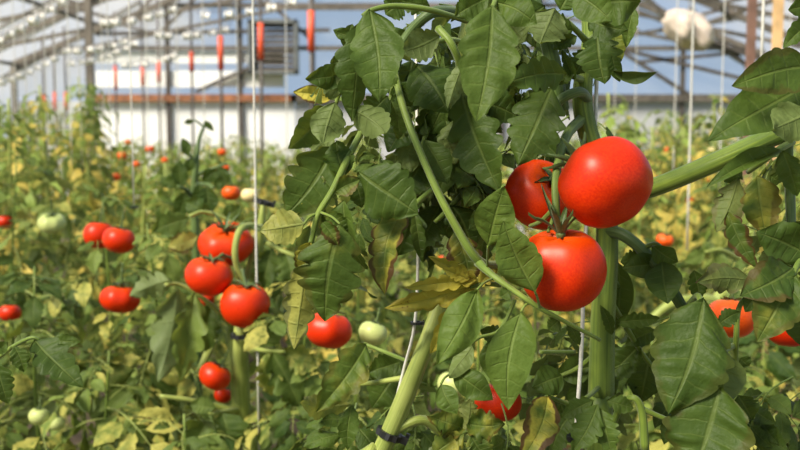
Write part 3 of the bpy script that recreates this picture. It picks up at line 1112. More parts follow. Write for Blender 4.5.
A.leaf([(345, 165, .95, 2), (330, 158, .97, 2), (318, 150, .97, 1.6)], [
    D(b=(335, 156), t=(306, 134), w=26, d=.96, rnd=.6, lobe=.15, flip=True, fold=.4),
    D(b=(340, 168), t=(350, 150), w=20, d=.93, rnd=.75, lobe=.1, fold=.5),
    D(b=(322, 222), t=(338, 246), w=16, d=.88, rnd=.65, fold=.7, droop=1.2, burn=.5, y=.15),
    D(b=(352, 176), t=(362, 208), w=22, d=.91, rnd=.3, fold=.5)], seed=17)
# centre leaf whose stalk passes under the fruit
A.leaf([(478, 262, .92, 5), (492, 275, .9, 3.6), (510, 288, .89, 3), (540, 308, .88, 2.6), (566, 322, .89, 2.2), (600, 340, .91, 1.8)], [
    D(b=(488, 246), t=(504, 186), w=38, d=.88, dt=.86, droop=.35, fold=.12, rnd=1.15, lobe=.05, stalk=(487, 270, .91), flip=False),
    D(b=(535, 292), t=(503, 221), w=42, d=.86, dt=.85, droop=.35, fold=.15, rnd=1.1, lobe=.07, stalk=(540, 309, .88)),
    D(b=(477, 290), t=(437, 364), w=37, d=.87, dt=.85, droop=.35, fold=-.1, rnd=1.15, lobe=.03, nl=3, stalk=(494, 278, .9)),
    D(b=(521, 312), t=(508, 410), w=44, d=.88, dt=.87, droop=.4, fold=.12, rnd=1.15, lobe=.04, nl=3, stalk=(530, 302, .885)),
    D(b=(510, 290), t=(500, 297), w=14, d=.89, rnd=.6),
    D(b=(560, 320), t=(548, 330), w=16, d=.92, rnd=.5),
    D(b=(568, 322), t=(580, 345), w=12, d=.93, rnd=.6)], seed=10)
A.leaf([(515, 300, .96, 2), (500, 330, .95, 2), (478, 338, .94, 1.8), (466, 350, .93, 1.6)], [
    D(b=(472, 345), t=(449, 378), w=20, d=.91, dt=.9, rnd=.75, lobe=.03, fold=.3, roll=30, flip=True),
    D(b=(453, 372), t=(493, 400), w=27, d=.91, dt=.9, rnd=.6, lobe=.03, droop=.3),
    D(b=(441, 384), t=(457, 414), w=22, d=.9, dt=.89, rnd=.7, lobe=.03, stalk=(450, 374, .92)),
    D(b=(492, 338), t=(496, 384), w=30, d=.95, rnd=.55, lobe=.03),
    D(b=(505, 342), t=(480, 330), w=20, d=.97, rnd=.4)], seed=11)
# dry curled leaf
A.leaf([(500, 285, .96, 2.5), (484, 284, .95, 2.5), (470, 288, .95, 2)], [
    D(b=(480, 283), t=(384, 308), w=24, d=.95, dt=.96, rnd=1, y=.85, burn=.3, lobe=.4, fold=.5, wave=.14, puff=.08),
    D(b=(476, 280), t=(404, 288), w=16, d=.945, dt=.94, rnd=1, y=.75, lobe=.4, fold=.5, wave=.14, puff=.08),
    D(b=(478, 280), t=(428, 256), w=14, d=.95, rnd=.95, y=.65, lobe=.35, fold=.5),
    D(b=(472, 286), t=(430, 354), w=25, d=.955, dt=.96, rnd=.85, y=.75, lobe=.4, fold=.6, wave=.12, puff=.08),
    D(b=(470, 280), t=(442, 268), w=13, d=.94, rnd=1, y=.55, lobe=.4, fold=.6),
    D(b=(474, 290), t=(450, 334), w=18, d=.945, rnd=.9, y=.65, lobe=.4, fold=.6, puff=.08),
    D(b=(478, 286), t=(498, 268), w=16, d=.95, rnd=.8, y=.55, lobe=.3)], seed=12)
# low damaged leaf
A.leaf([(430, 450, 1.02, 2), (465, 432, .98, 2.2), (480, 436, .98, 1.6)], [
    D(b=(462, 428), t=(428, 416), w=30, d=.97, dt=.95, rnd=.65, y=.24, burn=.4, lobe=.3, wave=.1),
    D(b=(468, 424), t=(505, 424), w=32, d=.97, dt=.95, rnd=.55, y=.26, burn=.4, lobe=.3, wave=.1),
    D(b=(466, 430), t=(470, 398), w=22, d=.98, rnd=.7, y=.24, lobe=.3, flip=True),
    D(b=(464, 434), t=(432, 455), w=30, d=.96, rnd=.55, y=.25, lobe=.3),
    D(b=(470, 434), t=(490, 462), w=28, d=.96, rnd=.55, y=.2, lobe=.3)], seed=13)
# drooping leaf over the half hidden tomato
A.leaf([(410, 362, 1.05, 2), (385, 352, 1.08, 2), (364, 344, 1.09, 2)], [
    D(b=(366, 345), t=(316, 412), w=38, d=1.08, dt=1.05, droop=1.3, fold=.3, rnd=.8, y=.16, burn=.3, lobe=.22, puff=.07, side=-.35),
    D(b=(372, 350), t=(352, 372), w=22, d=1.12, rnd=.7, flip=True),
    D(b=(400, 362), t=(368, 372), w=26, d=1.1, rnd=.5, fold=.5),
    D(b=(400, 365), t=(372, 408), w=40, d=1.12, rnd=.4, lobe=.2),
    D(b=(350, 404), t=(300, 402), w=26, d=1.12, dt=1.05, rnd=.75, y=.4, flip=True),
    D(b=(352, 405), t=(348, 450), w=20, d=1.06, rnd=.7)], seed=14)

# ---- plant B: upright stem with the near red trio
gB = U(600, 450, 1.0)
Bp = Plant(V((gB.x, gB.y, 0)), 'near tomato plant with upright stem carrying the three large red tomatoes')
Bp.stem([(V((gB.x - .02, gB.y, 0)), .011), (V((gB.x, gB.y, .6)), .011), (598, 460, 1.0, 13), (601, 400, 1.0, 13), (603, 320, 1.0, 12), (607, 250, 1.0, 11), (604, 190, 1.0, 10),
         (585, 120, 1.0, 10), (583, 85, 1.0, 9.5), (590, 40, 1.0, 8), (585, -40, 1.0, 7)], 'stem')
Bp.stem([(583, 118, 1.0, 6), (569, 132, .97, 5), (560, 155, .935, 4.5), (556, 180, .92, 4.2), (556, 205, .91, 4), (558, 224, .905, 3.6)], 'stem', name='fruit_truss')
Bp.stem([(556, 205, .91, 3), (549, 214, .915, 2.6), (540, 222, .93, 2.2), (530, 226, .95, 1.8)], 'stem', name='truss_spur')
Bp.stem([(557, 212, .908, 2.6), (552, 222, .90, 2.2), (548, 232, .893, 1.6)], 'stem', name='truss_spur')
Bp.stem([(588, 100, 1.0, 5), (580, 92, .97, 5), (560, 100, .96, 5), (548, 118, .97, 5), (530, 150, 1.0, 4)], 'stem_dark', name='side_stem')
Bp.stem([(603, 230, 1.0, 6), (625, 236, .98, 6), (650, 258, .97, 6), (672, 290, .96, 6), (690, 320, .96, 5)], 'stem_dark', name='side_stem')
Bp.stem([(560, 110, .98, 9), (552, 60, .97, 8), (540, 20, .97, 7), (530, -20, .97, 6)], 'stem_dark', name='side_stem')
Bp.leaf([(583, 80, 1.0, 4), (572, 76, .96, 3), (563, 75, .95, 2.5), (553, 88, .94, 2)], [
    D(b=(566, 74), t=(505, 83), w=34, d=.93, dt=.90, droop=.5, fold=.15, rnd=.55, lobe=.24),
    D(b=(552, 84), t=(538, 50), w=16, d=.94, rnd=.4, lobe=.2),
    D(b=(552, 88), t=(518, 166), w=56, d=.94, dt=.92, droop=.6, fold=-.15, rnd=.4, lobe=.22, roll=10),
    D(b=(556, 84), t=(575, 70), w=14, d=.95, rnd=.4),
    D(b=(575, 80), t=(562, 50), w=10, d=.95, rnd=.2, fold=.9)], seed=21)
Bp.leaf([(590, 45, 1.0, 4), (578, 32, .97, 3), (565, 20, .96, 3), (552, 12, .95, 2)], [
    D(b=(555, 8), t=(540, 44), w=42, d=.93, dt=.92, rnd=.4, droop=.4, flip=True),
    D(b=(573, 30), t=(543, 30), w=34, d=.95, dt=.95, rnd=.4, droop=.5),
    D(b=(577, 36), t=(553, 50), w=14, d=.95, rnd=.3, fold=.6),
    D(b=(545, 6), t=(515, 30), w=36, d=.95, rnd=.25, droop=.5),
    D(b=(560, 10), t=(575, -14), w=30, d=.94, rnd=.6)], seed=22)
Bp.leaf([(590, 40, 1.0, 4), (605, 28, .92, 3.5), (600, 12, .86, 3), (592, 4, .84, 2.5)], [
    D(b=(575, -6), t=(612, 22), w=36, d=.82, dt=.80, rnd=.65, droop=.6, lobe=.05, fold=.2),
    D(b=(598, 4), t=(640, 2), w=44, d=.86, dt=.85, rnd=.45, droop=.9, lobe=.05, fold=.3),
    D(b=(588, 18), t=(628, 30), w=30, d=.9, dt=.88, rnd=.25, droop=.8, fold=.3),
    D(b=(634, 8), t=(626, 48), w=15, d=.92, rnd=.85, fold=.3, lobe=.1),
    D(b=(614, 26), t=(622, 60), w=20, d=.97, rnd=.95, y=.25, fold=.3)], seed=23)
Bp.leaf([(592, 60, 1.0, 4), (600, 50, .96, 3), (608, 54, .94, 3), (614, 66, .93, 3)], [
    D(b=(597, 34), t=(605, 84), w=44, d=.93, dt=.92, rnd=.3, droop=.5, fold=.1, lobe=.25, roll=-15),
    D(b=(612, 56), t=(620, 82), w=13, d=.92, rnd=.4, fold=.8, lobe=.05),
    D(b=(612, 70), t=(658, 72), w=13, d=.92, dt=.9, rnd=.55, fold=.9, lobe=.05, roll=40),
    D(b=(590, 50), t=(575, 75), w=24, d=.97, rnd=.3)], seed=24)
# right-hand big leaf below the branch
Bp.leaf([(685, 312, .96, 4), (697, 296, .93, 3.5), (702, 305, .91, 3)], [
    D(b=(704, 298), t=(668, 414), w=78, d=.9, dt=.88, droop=.5, fold=-.1, rnd=.35, lobe=.12, burn=.25, puff=.04),
    D(b=(694, 270), t=(700, 300), w=18, d=.94, rnd=.3, fold=.6),
    D(b=(718, 325), t=(740, 312), w=18, d=.93, rnd=.3, fold=.2)], seed=25)
Bp.leaf([(640, 250, .98, 3), (655, 244, .96, 2.5), (664, 250, .95, 2)], [
    D(b=(652, 246), t=(678, 262), w=22, d=.95, rnd=.5, lobe=.04, roll=25),
    D(b=(662, 262), t=(668, 304), w=34, d=.95, dt=.93, rnd=.3, lobe=.04, droop=.6, fold=.2),
    D(b=(660, 266), t=(622, 268), w=24, d=.97, rnd=.3, lobe=.04, droop=1.1, fold=.4),
    D(b=(645, 255), t=(620, 262), w=20, d=.98, rnd=.45, droop=.8)], seed=26)
Bp.leaf([(607, 270, 1.0, 3), (620, 290, 1.03, 2), (622, 310, 1.03, 2)], [
    D(b=(618, 262), t=(616, 330), w=26, d=1.03, rnd=.3, lobe=.04),
    D(b=(615, 322), t=(660, 318), w=16, d=1.0, rnd=.6, lobe=.2, fold=.5),
    D(b=(612, 335), t=(600, 305), w=11, d=.97, rnd=.5, fold=.5)], seed=27)
Bp.leaf([(601, 385, 1.0, 2.5), (590, 395, .96, 2.2), (585, 398, .95, 2)], [
    D(b=(598, 404), t=(572, 452), w=30, d=.93, dt=.92, rnd=.7, lobe=.3, fold=.1),
    D(b=(600, 408), t=(612, 455), w=26, d=.93, dt=.92, rnd=.75, lobe=.3),
    D(b=(594, 400), t=(562, 418), w=20, d=.94, rnd=.65, lobe=.25),
    D(b=(606, 400), t=(634, 408), w=18, d=.95, rnd=.7, lobe=.25)], seed=28)
Bp.leaf([(600, 350, 1.0, 3), (578, 368, 1.02, 2.5), (555, 378, 1.03, 2)], [
    D(b=(562, 376), t=(532, 388), w=30, d=1.0, dt=.99, rnd=.35, lobe=.04, droop=1.0),
    D(b=(592, 366), t=(556, 374), w=26, d=1.03, rnd=.4, lobe=.04, fold=.4),
    D(b=(585, 375), t=(580, 418), w=26, d=1.04, rnd=.3, lobe=.05)], seed=29)
Bp.leaf([(598, 420, 1.0, 2.5), (570, 405, 1.0, 2.5), (546, 396, .98, 2)], [
    D(b=(548, 396), t=(520, 462), w=34, d=.96, dt=.93, rnd=.8, y=.38, burn=.7, lobe=.12, fold=.45, droop=.9, side=-.2),
    D(b=(572, 412), t=(552, 450), w=34, d=1.0, rnd=.45, lobe=.2),
    D(b=(560, 402), t=(575, 430), w=26, d=1.02, rnd=.5)], seed=30)
Bp.leaf([(610, 300, 1.0, 3), (640, 350, 1.06, 2.5), (655, 370, 1.07, 2)], [
    D(b=(640, 345), t=(605, 382), w=30, d=1.06, rnd=.25, fold=.3),
    D(b=(650, 352), t=(640, 402), w=36, d=1.08, rnd=.15),
    D(b=(656, 330), t=(625, 345), w=20, d=1.05, rnd=.4, fold=.4)], seed=31)
# bare branching stalk low on the right
Bp.stem([(610, 430, .97, 4), (622, 405, .96, 3.5), (634, 398, .95, 3.5), (642, 412, .95, 4), (645, 450, .95, 4.5)], 'stem', name='side_stem')
Bp.stem([(640, 408, .95, 3), (656, 415, .95, 2.5), (668, 420, .95, 2.5)], 'stem', name='side_stem')
# tiny dry flower
fl = Bp.stem([(575, 352, .98, 2), (555, 352, .97, 2), (540, 352, .96, 2.2)], 'stem', name='flower_stalk')
mb = MB()
rr = random.Random(4)
for i in range(5):
    b_ = U(512 + 2, 345, .95) - Bp.org
    leaflet(mb, b_, b_ + V((rr.uniform(-.006, .006), -.006, rr.uniform(-.008, .008))), .004, V((0, -1, .2)), rr, 6, 2, 0, 2)
link('dry_flower', mb.mesh('dry_flower', M['petal']), Bp.o)

# ---- plant C: thick diagonal stem at right
gC = U(980, 300, .98)
C = Plant(V((gC.x, gC.y, 0)), 'near tomato plant leaning in from the right with a thick diagonal stem and scorched leaves')
C.stem([(V((gC.x, gC.y, 0)), .011), (V((gC.x, gC.y, .8)), .011), (965, 220, 1.0, 11), (930, 105, .97, 11), (860, 105, .93, 11), (790, 129, .92, 10.5), (720, 160, .92, 10), (660, 185, .95, 9.5), (612, 200, .99, 9)], 'stem')
C.stem([(790, 129, .92, 6), (788, 148, .92, 5), (790, 190, .93, 5), (792, 240, .92, 4.5), (796, 268, .91, 4.5)], 'stem_dark', name='side_stem')
C.leaf([(800, 128, .9, 4), (815, 100, .87, 4), (812, 78, .86, 3.5)], [
    D(b=(814, 66), t=(731, 86), w=44, d=.86, dt=.84, droop=.7, fold=.15, rnd=.75, lobe=.06, burn=.35, roll=-10),
    D(b=(812, 84), t=(707, 142), w=50, d=.88, dt=.86, droop=.6, fold=.1, rnd=.5, lobe=.06, roll=20),
    D(b=(820, 18), t=(783, 48), w=22, d=.9, rnd=.5, fold=.4),
    D(b=(815, 6), t=(788, 10), w=22, d=.92, rnd=.35),
    D(b=(812, 112), t=(772, 130), w=40, d=.83, dt=.82, rnd=.9, droop=.6, flip=True, lobe=.08)], seed=41)
C.leaf([(792, 142, .92, 4), (778, 150, .9, 3.5), (762, 162, .9, 3), (748, 172, .92, 2.5)], [
    D(b=(780, 150), t=(706, 188), w=18, d=.88, dt=.87, rnd=.6, fold=.8, lobe=.04, droop=.6, roll=20),
    D(b=(782, 150), t=(797, 196), w=25, d=.9, dt=.9, rnd=.6, droop=.6),
    D(b=(757, 176), t=(766, 236), w=38, d=.91, dt=.9, rnd=.8, y=.28, burn=.4, lobe=.12, roll=-10),
    D(b=(738, 178), t=(716, 232), w=30, d=.93, dt=.92, rnd=.7, y=.2, burn=.8, lobe=.25, flip=True),
    D(b=(728, 212), t=(757, 268), w=23, d=.92, dt=.91, rnd=.55, y=.15, burn=1, lobe=.2, fold=.3),
    D(b=(770, 175), t=(782, 182), w=16, d=.92, rnd=.5),
    D(b=(742, 170), t=(724, 182), w=18, d=.94, rnd=.6, lobe=.2)], seed=42)
C.leaf([(796, 262, .91, 4), (800, 258, .9, 3), (794, 272, .89, 3), (786, 285, .89, 2.5)], [
    D(b=(806, 254), t=(756, 232), w=42, d=.9, dt=.89, rnd=.3, droop=.6, lobe=.08, fold=.15),
    D(b=(793, 268), t=(740, 296), w=44, d=.88, dt=.86, rnd=.35, y=.14, burn=.4, lobe=.12, droop=.7),
    D(b=(796, 275), t=(757, 342), w=46, d=.87, dt=.86, rnd=.5, y=.18, burn=.3, lobe=.14, droop=.5),
    D(b=(802, 280), t=(800, 345), w=46, d=.89, rnd=.3, lobe=.2),
    D(b=(806, 240), t=(785, 226), w=30, d=.92, rnd=.5)], seed=43)
C.leaf([(792, 292, .93, 3), (765, 288, .94, 2.5), (750, 285, .94, 2)], [
    D(b=(752, 280), t=(697, 283), w=30, d=.94, dt=.92, rnd=.6, y=.2, burn=1, lobe=.14, flip=True, droop=.4, wave=.1),
    D(b=(762, 292), t=(745, 312), w=20, d=.95, rnd=.3)], seed=44)
C.stem([(760, 288, .96, 2), (740, 305, .96, 2.5), (736, 340, .96, 3), (735, 370, .98, 2.5)], 'stem', name='side_stem')
C.leaf([(735, 345, .97, 3), (726, 350, .94, 3), (720, 362, .92, 3), (716, 392, .91, 3)], [
    D(b=(722, 352), t=(726, 404), w=42, d=.9, dt=.89, rnd=.7, droop=.8, fold=.2, lobe=.05, flip=True),
    D(b=(740, 358), t=(749, 366), w=16, d=.93, rnd=.3),
    D(b=(720, 388), t=(692, 480), w=84, d=.88, dt=.87, rnd=.4, droop=.4, fold=.1, lobe=.14, burn=.3, puff=.045),
    D(b=(698, 400), t=(690, 430), w=22, d=.93, rnd=.8, y=.2, fold=.7, flip=True),
    D(b=(738, 395), t=(752, 420), w=26, d=.93, rnd=.3)], seed=45)

# ---- plant D: sprig entering at the left edge
gD = U(-70, 400, 1.15)
Dp = Plant(V((gD.x, gD.y, 0)), 'tomato plant outside the left edge reaching one crisp dark leaf into view')
Dp.stem([(V((gD.x, gD.y, 0)), .009), (V((gD.x, gD.y, .9)), .009), (-60, 360, 1.15, 7), (-55, 250, 1.15, 6)], 'stem')
Dp.leaf([(-60, 400, 1.14, 4), (-20, 372, 1.1, 3), (8, 350, 1.07, 2.4), (30, 338, 1.05, 1.8), (40, 340, 1.05, 1.4)], [
    D(b=(34, 339), t=(83, 388), w=36, d=1.05, dt=1.02, rnd=.3, lobe=.2, droop=.5, fold=.2, roll=-20),
    D(b=(52, 340), t=(80, 342), w=14, d=1.08, rnd=.5, lobe=.1),
    D(b=(14, 346), t=(24, 372), w=18, d=1.05, rnd=.5, lobe=.2),
    D(b=(14, 344), t=(30, 332), w=10, d=1.07, rnd=.8, flip=True),
    D(b=(-4, 362), t=(8, 404), w=24, d=1.06, rnd=.4, lobe=.2),
    D(b=(-6, 352), t=(8, 342), w=14, d=1.06, rnd=.6)], seed=51)

# ---- plant E: carries the red trio at left
gE = U(262, 470, 1.97)
E = Plant(V((gE.x, gE.y, 0)), 'tomato plant carrying the red trio at left, its pale stem clipped to twine')
E.stem([(V((gE.x, gE.y, 0)), .012), (V((gE.x, gE.y, .6)), .014), (256, 470, 1.97, 8), (244, 420, 1.96, 8), (241, 370, 1.93, 8), (241, 330, 1.9, 7.5), (247, 290, 1.98, 7), (257, 250, 1.99, 6),
        (261, 225, 1.98, 4), (263, 203, 1.98, 2)], 'stem_pale')
E.stem([(238, 420, 1.96, 5), (234, 370, 1.95, 5), (230, 330, 1.97, 4.5), (222, 290, 2.02, 4)], 'stem_pale', name='side_stem')
E.stem([(160, 396, 1.9, 2), (195, 401, 1.92, 2.5), (240, 412, 1.95, 3.5)], 'stem_pale', name='side_stem')
E.stem([(262, 228, 1.96, 3.5), (248, 226, 1.93, 3.5), (239, 232, 1.90, 3.5), (235, 252, 1.89, 3.2), (238, 270, 1.9, 3), (244, 284, 1.9, 2.5)], 'stem_pale', name='fruit_truss')
E.stem([(200, 372, 1.95, 4), (207, 355, 1.97, 4), (215, 340, 2.0, 3)], 'stem_pale', name='side_stem')
W_ = dict(wave=.14, lobe=.38, fold=.55, droop=.9)
E.leaf([(236, 330, 1.96, 3), (205, 300, 1.92, 2.5), (180, 285, 1.9, 2), (165, 285, 1.88, 2)], [
    D(b=(178, 288), t=(158, 382), w=40, d=1.86, dt=1.84, rnd=.75, flip=True, **W_),
    D(b=(170, 280), t=(130, 296), w=26, d=1.88, rnd=.8, flip=True, **W_),
    D(b=(195, 292), t=(180, 380), w=32, d=1.9, rnd=.7, **W_),
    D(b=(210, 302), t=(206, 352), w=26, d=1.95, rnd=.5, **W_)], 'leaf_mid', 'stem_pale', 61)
E.leaf([(240, 410, 1.95, 3), (222, 412, 1.9, 2.5), (208, 415, 1.87, 2)], [
    D(b=(210, 414), t=(182, 462), w=34, d=1.86, dt=1.82, rnd=.6, **W_),
    D(b=(222, 412), t=(236, 455), w=40, d=1.88, rnd=.45, lobe=.2),
    D(b=(216, 408), t=(190, 404), w=20, d=1.88, rnd=.6)], 'leaf_mid', 'stem_pale', 62)
E.leaf([(243, 345, 1.9, 3), (262, 350, 1.86, 2.5), (285, 352, 1.84, 2)], [
    D(b=(268, 352), t=(272, 396), w=26, d=1.85, rnd=.7, y=.3, **W_),
    D(b=(272, 352), t=(300, 408), w=36, d=1.84, rnd=.5, **W_),
    D(b=(262, 346), t=(278, 322), w=26, d=1.87, rnd=.55, lobe=.1),
    D(b=(286, 352), t=(318, 366), w=28, d=1.82, rnd=.6, y=.3, **W_)], 'leaf_mid', 'stem_pale', 63)
E.leaf([(258, 245, 1.99, 3), (230, 222, 1.99, 2.5), (205, 212, 1.97, 2), (190, 216, 1.95, 2)], [
    D(b=(190, 218), t=(152, 231), w=24, d=1.95, rnd=.25, lobe=.15),
    D(b=(198, 236), t=(168, 246), w=22, d=1.98, rnd=.6, y=.8, burn=.5),
    D(b=(210, 212), t=(184, 200), w=20, d=2.0, rnd=.3),
    D(b=(225, 220), t=(240, 205), w=18, d=2.0, rnd=.4)], 'leaf_mid', 'stem_pale', 64)
E.leaf([(262, 240, 2.0, 3), (280, 250, 1.97, 2.5), (296, 256, 1.95, 2)], [
    D(b=(272, 248), t=(262, 288), w=28, d=1.98, rnd=.4, **W_),
    D(b=(285, 252), t=(296, 296), w=30, d=1.96, rnd=.5, **W_),
    D(b=(280, 246), t=(296, 226), w=24, d=1.98, rnd=.35)], 'leaf_mid', 'stem_pale', 65)

gF = U(735, 330, 2.7)
F = Plant(V((gF.x, gF.y, 0)), 'tomato plant with pale slanting and level stems behind the scorched leaves at right')
F.stem([(V((gF.x, gF.y, 0)), .014), (V((gF.x - .02, gF.y, .7)), .014), (706, 335, 2.7, 7), (716, 305, 2.7, 7), (730, 282, 2.72, 7), (744, 262, 2.75, 6), (752, 225, 2.8, 4)], 'stem_pale')
F.stem([(650, 320, 2.66, 4), (672, 304, 2.66, 5), (700, 299, 2.68, 5), (718, 302, 2.7, 5)], 'stem_pale', name='side_stem')
F.leaf([(716, 305, 2.7, 3), (700, 330, 2.66, 2), (690, 345, 2.65, 1.5)], [
    D(b=(704, 322), t=(684, 318), w=14, d=2.66, rnd=.8), D(b=(700, 330), t=(712, 348), w=14, d=2.66, rnd=.7),
    D(b=(690, 345), t=(680, 372), w=16, d=2.65, rnd=.8)], 'leaf_mid', 'stem_pale', 81)
F.leaf([(744, 262, 2.75, 3), (722, 250, 2.7, 2), (705, 252, 2.68, 1.5)], [
    D(b=(722, 250), t=(716, 228), w=14, d=2.7, rnd=.8, y=.3), D(b=(720, 252), t=(722, 276), w=15, d=2.7, rnd=.7),
    D(b=(705, 252), t=(684, 262), w=14, d=2.68, rnd=.8)], 'leaf_mid', 'stem_pale', 82)

# ---- dark shoot standing before the white panel
gS = U(196, 260, 2.55)
S_ = Plant(V((gS.x, gS.y, 0)), 'tomato plant with a dark leafy shoot rising before the white panel')
S_.stem([(V((gS.x, gS.y, 0)), .010), (V((gS.x, gS.y, .8)), .010), (196, 250, 2.55, 4), (194, 200, 2.55, 3.5), (196, 165, 2.55, 3), (199, 140, 2.56, 2), (206, 122, 2.57, 1.2)], 'stem_dark')
S_.leaf([(195, 200, 2.55, 2.5), (186, 190, 2.5, 2), (178, 186, 2.48, 1.6)], [
    D(b=(182, 188), t=(180, 160), w=15, d=2.5, rnd=.25, lobe=.05),
    D(b=(186, 192), t=(176, 218), w=17, d=2.48, rnd=.3, lobe=.08),
    D(b=(178, 186), t=(160, 178), w=13, d=2.5, rnd=.5)], 'leaf', 'stem_dark', 71)
S_.leaf([(196, 185, 2.55, 2.5), (206, 184, 2.5, 2), (214, 188, 2.48, 1.6)], [
    D(b=(206, 186), t=(207, 216), w=20, d=2.46, rnd=.2, lobe=.05),
    D(b=(200, 184), t=(196, 212), w=14, d=2.48, rnd=.35, lobe=.05),
    D(b=(203, 182), t=(218, 170), w=14, d=2.5, rnd=.35, lobe=.05),
    D(b=(214, 186), t=(226, 182), w=12, d=2.5, rnd=.25, lobe=.05)], 'leaf', 'stem_dark', 72)
S_.leaf([(196, 165, 2.55, 2), (188, 152, 2.53, 1.5), (184, 145, 2.52, 1)], [
    D(b=(188, 156), t=(182, 138), w=10, d=2.52, rnd=.3, lobe=.05),
    D(b=(192, 158), t=(186, 172), w=10, d=2.52, rnd=.3, lobe=.05)], 'leaf', 'stem_dark', 73)
S_.leaf([(204, 127, 2.57, 1.2), (196, 121, 2.56, 1), (192, 121, 2.56, 1)], [
    D(b=(193, 121), t=(184, 123), w=5, d=2.55, rnd=.2, lobe=.05),
    D(b=(204, 121), t=(214, 131), w=6, d=2.55, rnd=.2, lobe=.05)], 'leaf', 'stem_dark', 74)
S_.leaf([(196, 175, 2.55, 2), (220, 166, 2.55, 1.5), (228, 164, 2.55, 1)], [
    D(b=(218, 167), t=(230, 183), w=12, d=2.53, rnd=.2, lobe=.05)], 'leaf', 'stem_dark', 75)

# ------------------------------------------------------------------ generic leaf meshes
LEAF_MID = []
for i in range(14):
    rng = random.Random(900 + i)
    mb = MB()
    compound(mb, rng, 0.26, rng.choice((2, 3, 3)), 11, 4, rng.uniform(.8, 1.7), vy=(0 if i < 5 else rng.choice((0, .05, .1, .2, .4))), vb=rng.choice((0, 0, .2)), size=rng.uniform(.85, 1.15), lobe=rng.uniform(.15, .4))
    LEAF_MID.append(mb)
_lm = {}


def leaf_mesh(i, mat, stem):
    k = (i, mat, stem)
    if k not in _lm:
        _lm[k] = LEAF_MID[i].mesh('leaf', [M[mat], M[stem]])
    return _lm[k]


def put_leaf(plant_o, org, pos, yaw, pitch, roll, sc, rng, mat='leaf_mid', stem='stem_pale'):
    o = link('leaf', leaf_mesh(rng.randrange(5 if mat == 'leaf' else len(LEAF_MID)), mat, stem), plant_o, pos - org)
    o.rotation_euler = (Matrix.Rotation(yaw, 3, 'Z') @ Matrix.Rotation(pitch, 3, 'X') @ Matrix.Rotation(roll, 3, 'Y')).to_euler()
    o.scale = (sc, sc, sc)
    return o


# fill behind the near plants with further whole leaves of the same plants
def fill(P_, spots, seed, sc=(.55, .8), mat='leaf'):
    rng = random.Random(seed)
    for (px, py, d, side) in spots:
        p = U(px, py, d)
        yaw = rng.uniform(-.6, .6) + (0 if side == 0 else (1.5 if side < 0 else -1.5))
        put_leaf(P_.o, P_.org, p, yaw + (PI if rng.random() < .25 else 0), rng.uniform(-.9, -.1), rng.uniform(-.5, .5), rng.uniform(*sc), rng, mat, 'stem')


def scatter(P_, n, x0, x1, y0, y1, d0, d1, seed, sc, lim=None, mat='leaf'):
    rng = random.Random(seed)
    for _ in range(n):
        px, py = rng.uniform(x0, x1), rng.uniform(y0, y1)
        sd = rng.choice((-1, 1, 0))
        if lim and px < lim[0]:
            sd = 1
        if lim and px > lim[1]:
            sd = -1
        fill(P_, [(px, py, rng.uniform(d0, d1), sd)], rng.randrange(10 ** 6), sc, mat)


scatter(A, 34, 360, 480, 20, 200, 1.0, 1.14, 5, (.28, .46), (400, 470))
scatter(A, 12, 330, 400, 90, 230, 1.0, 1.1, 6, (.22, .36), (360, 390))
scatter(A, 12, 430, 540, -20, 60, 1.02, 1.12, 7, (.28, .42))
scatter(A, 12, 345, 480, 385, 460, 1.12, 1.25, 8, (.3, .5))
scatter(Bp, 20, 500, 590, -10, 170, 1.04, 1.16, 9, (.26, .42), (520, 570))
scatter(Bp, 26, 490, 670, 310, 470, 1.05, 1.2, 10, (.28, .46))
scatter(C, 6, 740, 830, 190, 255, .98, 1.12, 11, (.24, .36), (770, 790))
scatter(C, 8, 740, 830, 375, 440, .98, 1.12, 14, (.26, .42), (770, 790))
fill(C, [(810, 400, 1.05, -1)], 15, (.4, .5))
for k_, (px_, py_, d_, sd_) in enumerate(((246, 440, 2.02, 1), (240, 470, 2.0, -1), (242, 400, 2.06, -1), (246, 300, 2.06, 1), (250, 280, 2.06, -1), (256, 240, 2.06, 1),
                                     (262, 215, 2.06, -1), (250, 490, 1.98, 1), (244, 450, 2.03, -1))):
    fill(E, [(px_, py_, d_, sd_)], 40 + k_, (.5, .85), 'leaf_mid')
fill(C, [(815, 140, 1.02, -1)], 13, (.3, .4))


# ------------------------------------------------------------------ plants of the rows
def row_plant(x, y, h, label, seed, group=None, nleaf=20, zlo=.35, mat='leaf_mid', sc=(.7, 1.15), lean=0.0, leafdir=None, top_sc=.6):
    rng = random.Random(seed)
    org = V((x, y, 0))
    o = empty('tomato_plant', org, label, 'tomato plant', group)
    pts = []
    for i in range(6):
        t = i / 5
        pts.append((V((lean * t + .02 * math.sin(5 * t + seed), .02 * math.cos(4 * t + seed), h * t)), .0105 - .0085 * t))
    mb = MB()
    tube(mb, pts, 8, 4, .05)
    link('stem', mb.mesh('stem', M['stem']), o)
    for i in range(nleaf):
        t = (i + rng.random()) / nleaf
        z = zlo + (h - zlo) * t
        k = z / h
        p = org + V((lean * k + .02 * math.sin(5 * k + seed), .02 * math.cos(4 * k + seed), z))
        yaw = i * 2.4 + rng.uniform(-.5, .5)
        if leafdir and rng.random() < .35:
            yaw = leafdir + rng.uniform(-.7, .7)
        s = rng.uniform(*sc) * (1 if t < .8 else top_sc + (1 - top_sc) * (1 - t) / .2)
        put_leaf(o, org, p, yaw, rng.uniform(-.75, .25) + (.35 if t > .85 else 0), rng.uniform(-.3, .3), s, rng, mat)
    return o


def at(px, d):
    return U(px, 200, d).x


